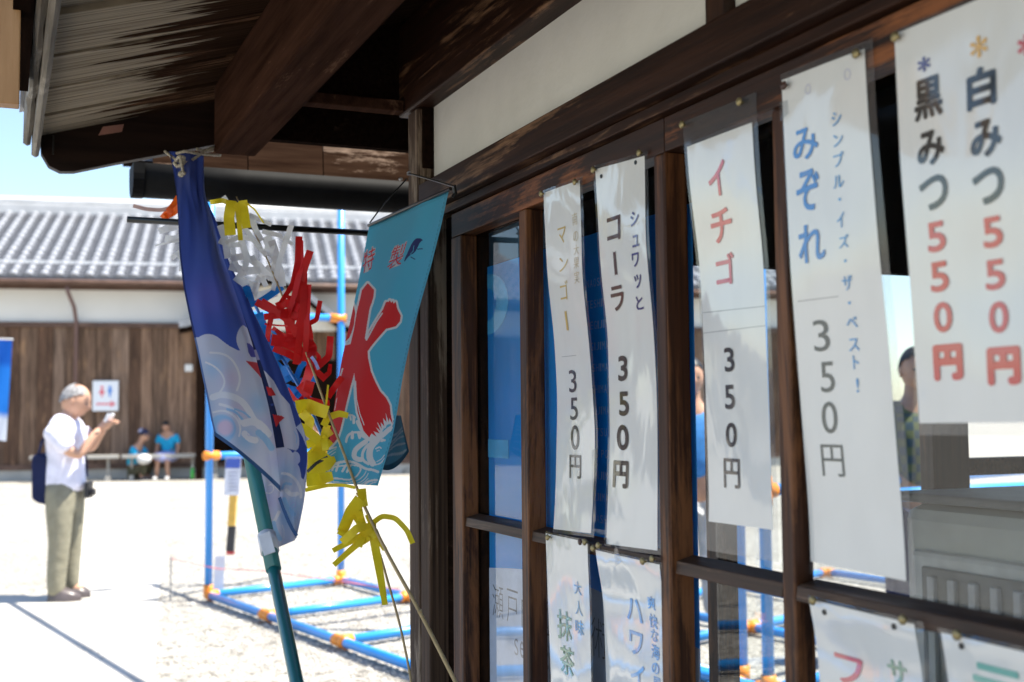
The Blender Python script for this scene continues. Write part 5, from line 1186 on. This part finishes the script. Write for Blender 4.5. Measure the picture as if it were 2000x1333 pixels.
def ell(name, c, r, mat, parent, frame, rot=0, cut=None, sub=3):
    bm = bmesh.new(); bmesh.ops.create_icosphere(bm, subdivisions=sub, radius=1)
    if cut: bmesh.ops.delete(bm, geom=[v for v in bm.verts if cut(v.co)], context='VERTS')
    for v in bm.verts:
        x, y, z = v.co.x*r[0], v.co.y*r[1], v.co.z*r[2]; v.co = (c[0] + x*math.cos(rot) + z*math.sin(rot), c[1]+y, c[2] - x*math.sin(rot) + z*math.cos(rot))
    me = bpy.data.meshes.new(name); bm.to_mesh(me); bm.free(); me.materials.append(mat)
    for f in me.polygons: f.use_smooth = True
    o = bpy.data.objects.new(name, me); place(o, parent, frame); return o
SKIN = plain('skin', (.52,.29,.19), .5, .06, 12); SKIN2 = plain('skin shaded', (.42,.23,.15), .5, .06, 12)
def creased(name, col, s=14, st=.6, rough=.85):
    return plain(name, col, rough, .07, s, st, .2, bscale=.8)
SHIRT = creased('white shirt cotton', (.74,.73,.84)); TROU = creased('khaki trouser cloth', (.24,.225,.165), 16, .9); SHOE = plain('grey brown leather', (.09,.075,.075), .35); NAVYB = creased('navy bag cloth', (.012,.018,.06)); BLKC = plain('black camera', (.015,.015,.018), .4)
HAIRG = plain('grey hair', (.30,.29,.29), .7, .3, 60, .6); HAIRB = plain('black hair', (.01,.009,.009), .5, .2, 60)
# standing man photographing, local x to the right of the picture, y away, z up
mb_ = gnd(132, 1172); mb_.z = .004
MF = Matrix.Translation(mb_)
K = 8.95/FPX
def mp(px, py, y=0.0): return ((px-132)*K, y, (1172-py)*K)
man = thing('person', 'grey haired man in a white short sleeved shirt and khaki trousers raising a white phone', 'person', mb_)
J = [(mp(126,955), .085), (mp(124,915), .08), (mp(122,870), .09), (mp(122,832), .095), (mp(130,805), .055), (mp(138,790), .06), (mp(146,776), .085),     # pelvis..head 0-6
     (mp(120,835,-.15), .06), (mp(143,872,-.2), .05), (mp(168,886,-.17), .042), (mp(188,850,-.12), .032), (mp(199,834,-.07), .028),       # near arm 7-11
     (mp(124,835,.15), .06), (mp(146,870,.17), .048), (mp(166,872,.12), .04), (mp(186,846,.07), .03), (mp(198,834,.03), .027),            # far arm 12-16
     (mp(122,975,-.085), .10), (mp(124,1060,-.09), .065), (mp(118,1140,-.09), .045), (mp(118,1160,-.09), .045), (mp(150,1166,-.09), .035),  # near leg 17-21
     (mp(130,975,.085), .10), (mp(132,1055,.09), .065), (mp(130,1132,.09), .045), (mp(130,1152,.09), .045), (mp(156,1156,.09), .035)]       # far leg 22-26
Lk = [(0,1),(1,2),(2,3),(3,4),(4,5),(5,6),(3,7),(7,8),(8,9),(9,10),(10,11),(3,12),(12,13),(13,14),(14,15),(15,16),(0,17),(17,18),(18,19),(19,20),(20,21),(0,22),(22,23),(23,24),(24,25),(25,26)]
body = skin_mesh('body', J, Lk, SKIN, man, MF)
# head with face: profile facing right, looking slightly down
def head(parent, frame, c, s, rot, hairmat, skinmat, bald=False, face=(1,0)):
    bm = bmesh.new(); bmesh.ops.create_icosphere(bm, subdivisions=4, radius=1)
    for v in bm.verts:
        x, y, z = v.co
        r_ = 1.0
        X = x*.098; Yy = y*.075; Zz = z*.118
        if z < 0: X *= 1-.12*(-z) ; Yy *= 1-.25*(-z)
        if x > .3: X += .006*math.exp(-((z+.55)/.18)**2)*math.exp(-(y/.3)**2)*1.3            # lips and chin
        if x > .5: X += .026*math.exp(-((z+.12)/.16)**2)*math.exp(-(y/.16)**2)                # nose
        if x > .5: X -= .010*math.exp(-((z-.10)/.10)**2)*math.exp(-((abs(y)-.35)/.18)**2)     # eye sockets
        v.co = (X, Yy, Zz)
    me = bpy.data.meshes.new('head'); 
    M4 = Matrix.Translation(Vector(c)) @ Matrix.Rotation(rot[1], 4, 'Z') @ Matrix.Rotation(rot[0], 4, 'Y') @ Matrix.Scale(s, 4)
    bm.transform(M4); bm.to_mesh(me); bm.free(); me.materials.append(skinmat)
    for f in me.polygons: f.use_smooth = True
    o = bpy.data.objects.new('head', me); place(o, parent, frame)
    for sgn in (-1, 1):
        bm = bmesh.new(); bmesh.ops.create_icosphere(bm, subdivisions=2, radius=1)
        for v in bm.verts: v.co = (v.co.x*.020-.004, v.co.y*.008+sgn*.075, v.co.z*.033-.004)
        bm.transform(M4); me = bpy.data.meshes.new('ear'); bm.to_mesh(me); bm.free(); me.materials.append(skinmat); place(bpy.data.objects.new('ear', me), o, frame)
        bm = bmesh.new(); bmesh.ops.create_icosphere(bm, subdivisions=2, radius=1)
        for v in bm.verts: v.co = (v.co.x*.008+.083, v.co.y*.012+sgn*.028, v.co.z*.006+.012)
        bm.transform(M4); me = bpy.data.meshes.new('eye'); bm.to_mesh(me); bm.free(); me.materials.append(BLKC); place(bpy.data.objects.new('eye', me), o, frame)
    bm = bmesh.new(); bmesh.ops.create_icosphere(bm, subdivisions=4, radius=1); kill = []
    for v in bm.verts:
        x, y, z = v.co; lim = (.18 + .55*x) if x > 0 else (.18 + .75*x)
        if z < lim or (bald and z > .72 and x > -.2 and abs(y) < .45): kill.append(v)
    bmesh.ops.delete(bm, geom=kill, context='VERTS')
    for v in bm.verts: v.co = (v.co.x*.106-.004, v.co.y*.083, v.co.z*.127+.002)
    bm.transform(M4); me = bpy.data.meshes.new('hair'); bm.to_mesh(me); bm.free(); me.materials.append(hairmat)
    for f in me.polygons: f.use_smooth = True
    place(bpy.data.objects.new('hair', me), o, frame); return o
head(man, MF, mp(143,779), 1.12, (.32, 0), HAIRG, SKIN, bald=True)
# shirt
Js = [(mp(125,968), (.15,.165)), (mp(124,935), (.155,.165)), (mp(123,905), (.14,.155)), (mp(122,865), (.135,.16)), (mp(121,828), .125), (mp(130,803), .07),
      (mp(119,836,-.17), .082), (mp(140,862,-.21), .082), (mp(152,876,-.2), .075), (mp(124,836,.17), .08), (mp(142,862,.18), .078), (mp(150,872,.16), .07)]
skin_mesh('shirt', Js, [(0,1),(1,2),(2,3),(3,4),(4,5),(4,6),(6,7),(7,8),(4,9),(9,10),(10,11)], SHIRT, man, MF)
Jt = [(mp(125,918), (.105,.125)), (mp(126,950), (.132,.145)), (mp(122,982,-.08), .118), (mp(123,1060,-.09), .085), (mp(118,1120,-.09), .078), (mp(118,1166,-.09), .066),
      (mp(129,982,.08), .112), (mp(131,1055,.09), .08), (mp(129,1115,.09), .072), (mp(129,1158,.09), .062)]
skin_mesh('trousers', Jt, [(0,1),(1,2),(2,3),(3,4),(4,5),(1,6),(6,7),(7,8),(8,9)], TROU, man, MF)
MB().tube([Vector(mp(126,944))+Vector((math.cos(a_)*.110, math.sin(a_)*.12, 0)) for a_ in np.linspace(0, 2*math.pi, 25)], .012, 8).build('belt', BLKC, man, MF)
for (x0, x1, yy, yo) in ((104,168,1172,-.09), (116,170,1163,.09)):
    a_ = mp(x0, yy); b_ = mp(x1, yy); z_ = 0.0
    P = []
    for k in range(13):
        t_ = k/12; xx = a_[0]+(b_[0]-a_[0])*t_; hw = .052*math.sin(math.pi*min(1, .12+t_*.95))**.5 + .004; hh_ = .10*(1-t_)**.6+.04
        P.append([(xx, yo-hw, .002), (xx, yo-hw*.95, hh_*.55), (xx, yo, hh_), (xx, yo+hw*.95, hh_*.55), (xx, yo+hw, .002)])
    b = MB().grid(P); b.add(P[0], [(0,1,2,3,4)]); b.add(P[-1], [(0,1,2,3,4)]); b.build('shoe', SHOE, man, MF, smooth=True)
# hands: palm plus five fingers each
def hand(parent, frame, wrist, target, mat, curl=.5, side=1, s=1.0):
    w = Vector(wrist); d = (Vector(target)-w).normalized(); up = Vector((0,0,1)); sd_ = d.cross(up).normalized(); up = sd_.cross(d).normalized()
    js = [(tuple(w), .026*s), (tuple(w+d*.045*s), .034*s)]; ln = []
    lk = [(0,1)]
    for k, L_ in enumerate((.075,.085,.08,.062)):
        base = w + d*.085*s + sd_*(k-1.5)*.021*s; m1 = base + d*L_*.5*s - up*curl*.02*s; m2 = base + d*L_*.75*s - up*curl*.055*s
        i = len(js); js += [(tuple(base), .0115*s), (tuple(m1), .0095*s), (tuple(m2), .008*s)]; lk += [(1,i),(i,i+1),(i+1,i+2)]
    i = len(js); tb = w + d*.04*s + sd_*side*.035*s; js += [(tuple(tb), .013*s), (tuple(tb+d*.035*s+sd_*side*.015*s+up*.012*s), .011*s), (tuple(tb+d*.06*s+up*.02*s), .009*s)]; lk += [(1,i),(i,i+1),(i+1,i+2)]
    skin_mesh('hand', js, lk, mat, parent, frame, sub=1)
hand(man, MF, mp(196,837,-.075), mp(214,818,-.02), SKIN, .9, -1, 1.05); hand(man, MF, mp(196,836,.04), mp(214,818,.0), SKIN, .9, 1, 1.0)
MB().tube([Vector(mp(191,846,-.10))+Vector((.03*math.cos(a_), .03*math.sin(a_), .02*math.cos(a_))) for a_ in np.linspace(0, 2*math.pi, 17)], .007, 6).build('wristwatch', BLKC, man, MF)
ph = MB().box(-.008, .008, -.07, .07, -.035, .035).build('phone', plain('white phone', (.82,.82,.84), .3), None, MF @ Matrix.Translation(mp(213,812,-.03)) @ Matrix.Rotation(.45, 4, 'Y'), bevel=.004)
tag(ph, 'white phone held up in the hands of the grey haired man', 'phone')
# shoulder bag behind him and camera at the waist
bag = thing('shoulder_bag', 'navy shoulder bag hanging behind the hip of the grey haired man', 'bag', mb_ + Vector(mp(78,980)))
b = MB(); P = [mp(64,888),mp(80,880),mp(96,890),mp(98,984),mp(80,980),mp(66,972)]
b.prism([(p[0], -.10, p[2]) for p in P], [(p[0], .14, p[2]) for p in P]); b.build('bag_body', NAVYB, bag, MF, bevel=.02)
MB().tube([mp(74,885,-.05), mp(92,860,-.16), mp(112,815,-.13), mp(128,812,.02), mp(150,860,.13), mp(160,930,.08)], .011, 8).build('strap', NAVYB, bag, MF)
camr = thing('camera_on_strap', 'small black camera hanging in front of the waist of the grey haired man', 'camera', mb_ + Vector(mp(172,958)))
MB().box(.135, .165, -.06, .06, (1172-972)*K, (1172-940)*K).build('camera_body', BLKC, camr, MF, bevel=.006)
MB().tube([mp(172,960), mp(184,960)], .028, 14).build('lens', BLKC, camr, MF)
# seated person in turquoise T-shirt with checked skirt, facing us on the bench
TQ = creased('turquoise T-shirt', (.02,.34,.58), 14, .5); SKT = creased('pale blue checked skirt', (.36,.40,.70), 14, .5); OLV = creased('olive trousers', (.07,.065,.04)); WHS = plain('white trainers', (.5,.5,.5), .6)
K2 = 26.6/FPX
g2 = gnd(327, 936)
def sp(px, py, y=0.0): return ((px-327)*K2, y, (936-py)*K2)
SF = Matrix.Translation(g2)
def seated(cx, label, shirt, low, frame, P, hairm):
    t = thing('person', label, 'person', frame.translation, 0, 'people in turquoise T-shirts by the plank wall')
    js = [(P(cx,897,.12), .13), (P(cx,875,.06), .125), (P(cx,855,.0), .12), (P(cx,846,.0), .10), (P(cx-1,838,-.02), .055), (P(cx-1,830,-.05), .075),
          (P(cx-15,850,.0), .06), (P(cx-20,870,-.02), .045), (P(cx-18,888,-.22), .038), (P(cx-10,893,-.36), .03),
          (P(cx+15,850,.0), .06), (P(cx+22,870,-.02), .045), (P(cx+22,888,-.2), .038), (P(cx+12,893,-.36), .03),
          (P(cx-8,896,.0), .09), (P(cx-9,893,-.38), .065), (P(cx-11,915,-.40), .05), (P(cx-12,930,-.38), .038), (P(cx-13,934,-.5), .035),
          (P(cx+8,896,.0), .09), (P(cx+9,893,-.38), .065), (P(cx+10,915,-.40), .05), (P(cx+12,930,-.38), .038), (P(cx+13,934,-.5), .035)]
    lk = [(0,1),(1,2),(2,3),(3,4),(4,5),(3,6),(6,7),(7,8),(8,9),(3,10),(10,11),(11,12),(12,13),(0,14),(14,15),(15,16),(16,17),(17,18),(0,19),(19,20),(20,21),(21,22),(22,23)]
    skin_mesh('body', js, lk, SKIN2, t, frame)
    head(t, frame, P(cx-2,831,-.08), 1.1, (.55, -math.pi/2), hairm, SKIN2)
    skin_mesh('t_shirt', [(P(cx,893,.1), .16), (P(cx,872,.05), .155), (P(cx,853,.0), .14), (P(cx-16,851,.0), .085), (P(cx-20,866,-.02), .075), (P(cx+16,851,.0), .085), (P(cx+21,866,-.02), .075)], [(0,1),(1,2),(2,3),(3,4),(2,5),(5,6)], shirt, t, frame)
    ell('skirt', P(cx,891,-.15), (.29,.40,.13), low, t, frame)
    for sgn in (-1, 1):
        ell('shoe', P(cx+sgn*12,933,-.5), (.05,.13,.05), WHS, t, frame)
        hand(t, frame, P(cx+sgn*11,893,-.36), P(cx+sgn*6,895,-.5), SKIN2, .6, -sgn, 1.0)
    return t
seated(327, 'person in a turquoise T-shirt and pale checked skirt sitting on the bench, head bowed', TQ, SKT, SF, sp, HAIRB)
book = MB().box(-.15, .15, -.02, .02, 0, .02)
# crouching person with navy cap, seen from behind the shoulder
g3 = gnd(270, 938)
def cp(px, py, y=0.0): return ((px-270)*K2, y, (938-py)*K2)
CF = Matrix.Translation(g3)
t = thing('person', 'crouching person with a navy and white cap, turquoise T-shirt and olive trousers', 'person', g3, 0, 'people in turquoise T-shirts by the plank wall')
js = [(cp(258,918), .13), (cp(261,895), .13), (cp(266,875), .12), (cp(272,866), .08), (cp(277,857), .06), (cp(281,850), .08),
      (cp(262,874,-.16), .06), (cp(274,892,-.22), .045), (cp(290,902,-.15), .036), (cp(298,898,-.1), .03),
      (cp(270,872,.16), .06), (cp(284,890,.2), .045), (cp(296,898,.12), .036), (cp(302,895,.08), .03),
      (cp(262,920,-.1), .09), (cp(288,908,-.16), .07), (cp(278,932,-.14), .05), (cp(290,934,-.14), .04), (cp(262,920,.1), .09), (cp(290,908,.16), .07), (cp(282,932,.14), .05), (cp(294,934,.14), .04)]
lk = [(0,1),(1,2),(2,3),(3,4),(4,5),(2,6),(6,7),(7,8),(8,9),(2,10),(10,11),(11,12),(12,13),(0,14),(14,15),(15,16),(16,17),(0,18),(18,19),(19,20),(20,21)]
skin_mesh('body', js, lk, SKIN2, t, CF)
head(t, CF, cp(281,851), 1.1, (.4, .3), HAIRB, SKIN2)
skin_mesh('t_shirt', [(cp(257,916), .155), (cp(261,893), .165), (cp(266,874), .14), (cp(262,876,-.16), .08), (cp(272,889,-.21), .07), (cp(270,874,.16), .08), (cp(282,888,.19), .07)], [(0,1),(1,2),(2,3),(3,4),(2,5),(5,6)], TQ, t, CF)
skin_mesh('trousers', [(cp(259,921), .15), (cp(264,922,-.11), .11), (cp(290,909,-.17), .09), (cp(281,929,-.15), .07), (cp(264,922,.11), .11), (cp(292,909,.17), .09), (cp(284,929,.15), .07)], [(0,1),(1,2),(2,3),(0,4),(4,5),(5,6)], OLV, t, CF)
for sgn in (-1, 1):
    ell('shoe', cp(286,935,sgn*.15), (.14,.05,.045), plain('dark shoe', (.05,.05,.06), .5), t, CF)
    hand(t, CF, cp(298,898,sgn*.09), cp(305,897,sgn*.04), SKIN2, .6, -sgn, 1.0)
hd = ell('cap', cp(280,846), (.125,.10,.12), plain('navy cap', (.02,.02,.06), .7), t, CF, cut=lambda c: c.z < -.1)
ell('cap_front', cp(276,841), (.075,.085,.06), plain('white cap panel', (.45,.45,.6), .7), hd, CF)
MB().box(*[cp(284,0)[0], cp(296,0)[0]], -.07, .07, cp(0,850)[2], cp(0,850)[2]+.015).build('peak', plain('navy cap peak', (.02,.02,.06), .7), hd, CF, bevel=.005)
o = ell('white_bowl', (0,0,0), (.16,.16,.12), plain('white bag', (.6,.6,.6), .6, .05, 10), None, CF @ Matrix.Translation(cp(289,896,-.3)))
tag(o, 'round white bag held between the two people in turquoise T-shirts', 'bag')
# person behind the streamers
g4 = gnd(612, 933)
def dp(px, py, y=0.0): return ((px-612)*K2, y, (933-py)*K2)
DF = Matrix.Translation(g4)
seated(612, 'person in a grey blue top sitting in the porch shade, glimpsed between the yellow streamers', creased('grey blue top', (.12,.17,.26)), OLV, DF, lambda a_, b_, c_=0.0: dp(a_, b_+2, c_), HAIRB)
# person in a checked shirt beyond the shop
def checkmat():
    mt, nt, out = newmat('dark checked shirt'); v = coords(nt, (22,22,22), rnd=False); c = N(nt, 'ShaderNodeTexChecker', Scale=1.0); c.inputs[1].default_value = (.03,.06,.08,1); c.inputs[2].default_value = (.10,.12,.05,1)
    nt.links.new(v, c.inputs[0]); p_ = N(nt, 'ShaderNodeBsdfPrincipled', Roughness=.8); nt.links.new(c.outputs[0], p_.inputs[0]); nt.links.new(p_.outputs[0], out.inputs[0]); return mt
def standing(g, label, shirt, low, hairm):
    F_ = Matrix.Translation(g); t = thing('person', label, 'person', g)
    js = [((0,0,.95), .12), ((0,0,1.12), .11), ((0,0,1.3), .12), ((0,0,1.42), .08), ((0,-.01,1.49), .055), ((0,-.02,1.56), .07)]; lk = [(0,1),(1,2),(2,3),(3,4),(4,5)]
    for sg in (-1, 1):
        i = len(js); js += [((.19*sg,0,1.38), .06), ((.24*sg,.02,1.12), .045), ((.22*sg,-.1,.90), .032)]; lk += [(2,i),(i,i+1),(i+1,i+2)]
        i = len(js); js += [((.10*sg,0,.85), .09), ((.11*sg,-.01,.5), .065), ((.12*sg,0,.1), .045), ((.13*sg,-.14,.05), .04)]; lk += [(0,i),(i,i+1),(i+1,i+2),(i+2,i+3)]
    skin_mesh('body', js, lk, SKIN, t, F_)
    head(t, F_, (0,-.02,1.60), 1.05, (.1, -math.pi/2), hairm, SKIN)
    skin_mesh('shirt', [((0,0,.92), .16), ((0,0,1.15), .15), ((0,0,1.34), .15), ((-.18,0,1.38), .08), ((-.22,.01,1.2), .07), ((.18,0,1.38), .08), ((.22,.01,1.2), .07)], [(0,1),(1,2),(2,3),(3,4),(2,5),(5,6)], shirt, t, F_)
    skin_mesh('trousers', [((0,0,.95), .15), ((-.10,0,.8), .105), ((-.11,0,.5), .085), ((-.12,0,.09), .07), ((.10,0,.8), .105), ((.11,0,.5), .085), ((.12,0,.09), .07)], [(0,1),(1,2),(2,3),(0,4),(4,5),(5,6)], low, t, F_)
    for sg in (-1, 1):
        ell('shoe', (.13*sg,-.06,.045), (.05,.14,.045), SHOE, t, F_); hand(t, F_, (.22*sg,-.1,.90), (.2*sg,-.16,.78), SKIN, .7, -sg)
g5 = at(1790, 900, 6.6); g5.z = 0
standing(g5, 'person in a dark checked shirt beyond the shop, glimpsed right of the みぞれ strip', checkmat(), NAVYB, HAIRB)
g6 = at(1352, 900, 7.6); g6.z = 0
standing(g6, 'person in a blue coat beyond the shop, glimpsed left of the イチゴ strip', plain('blue coat', (.05,.25,.6), .7), plain('pale trousers', (.5,.5,.5), .8), HAIRB)
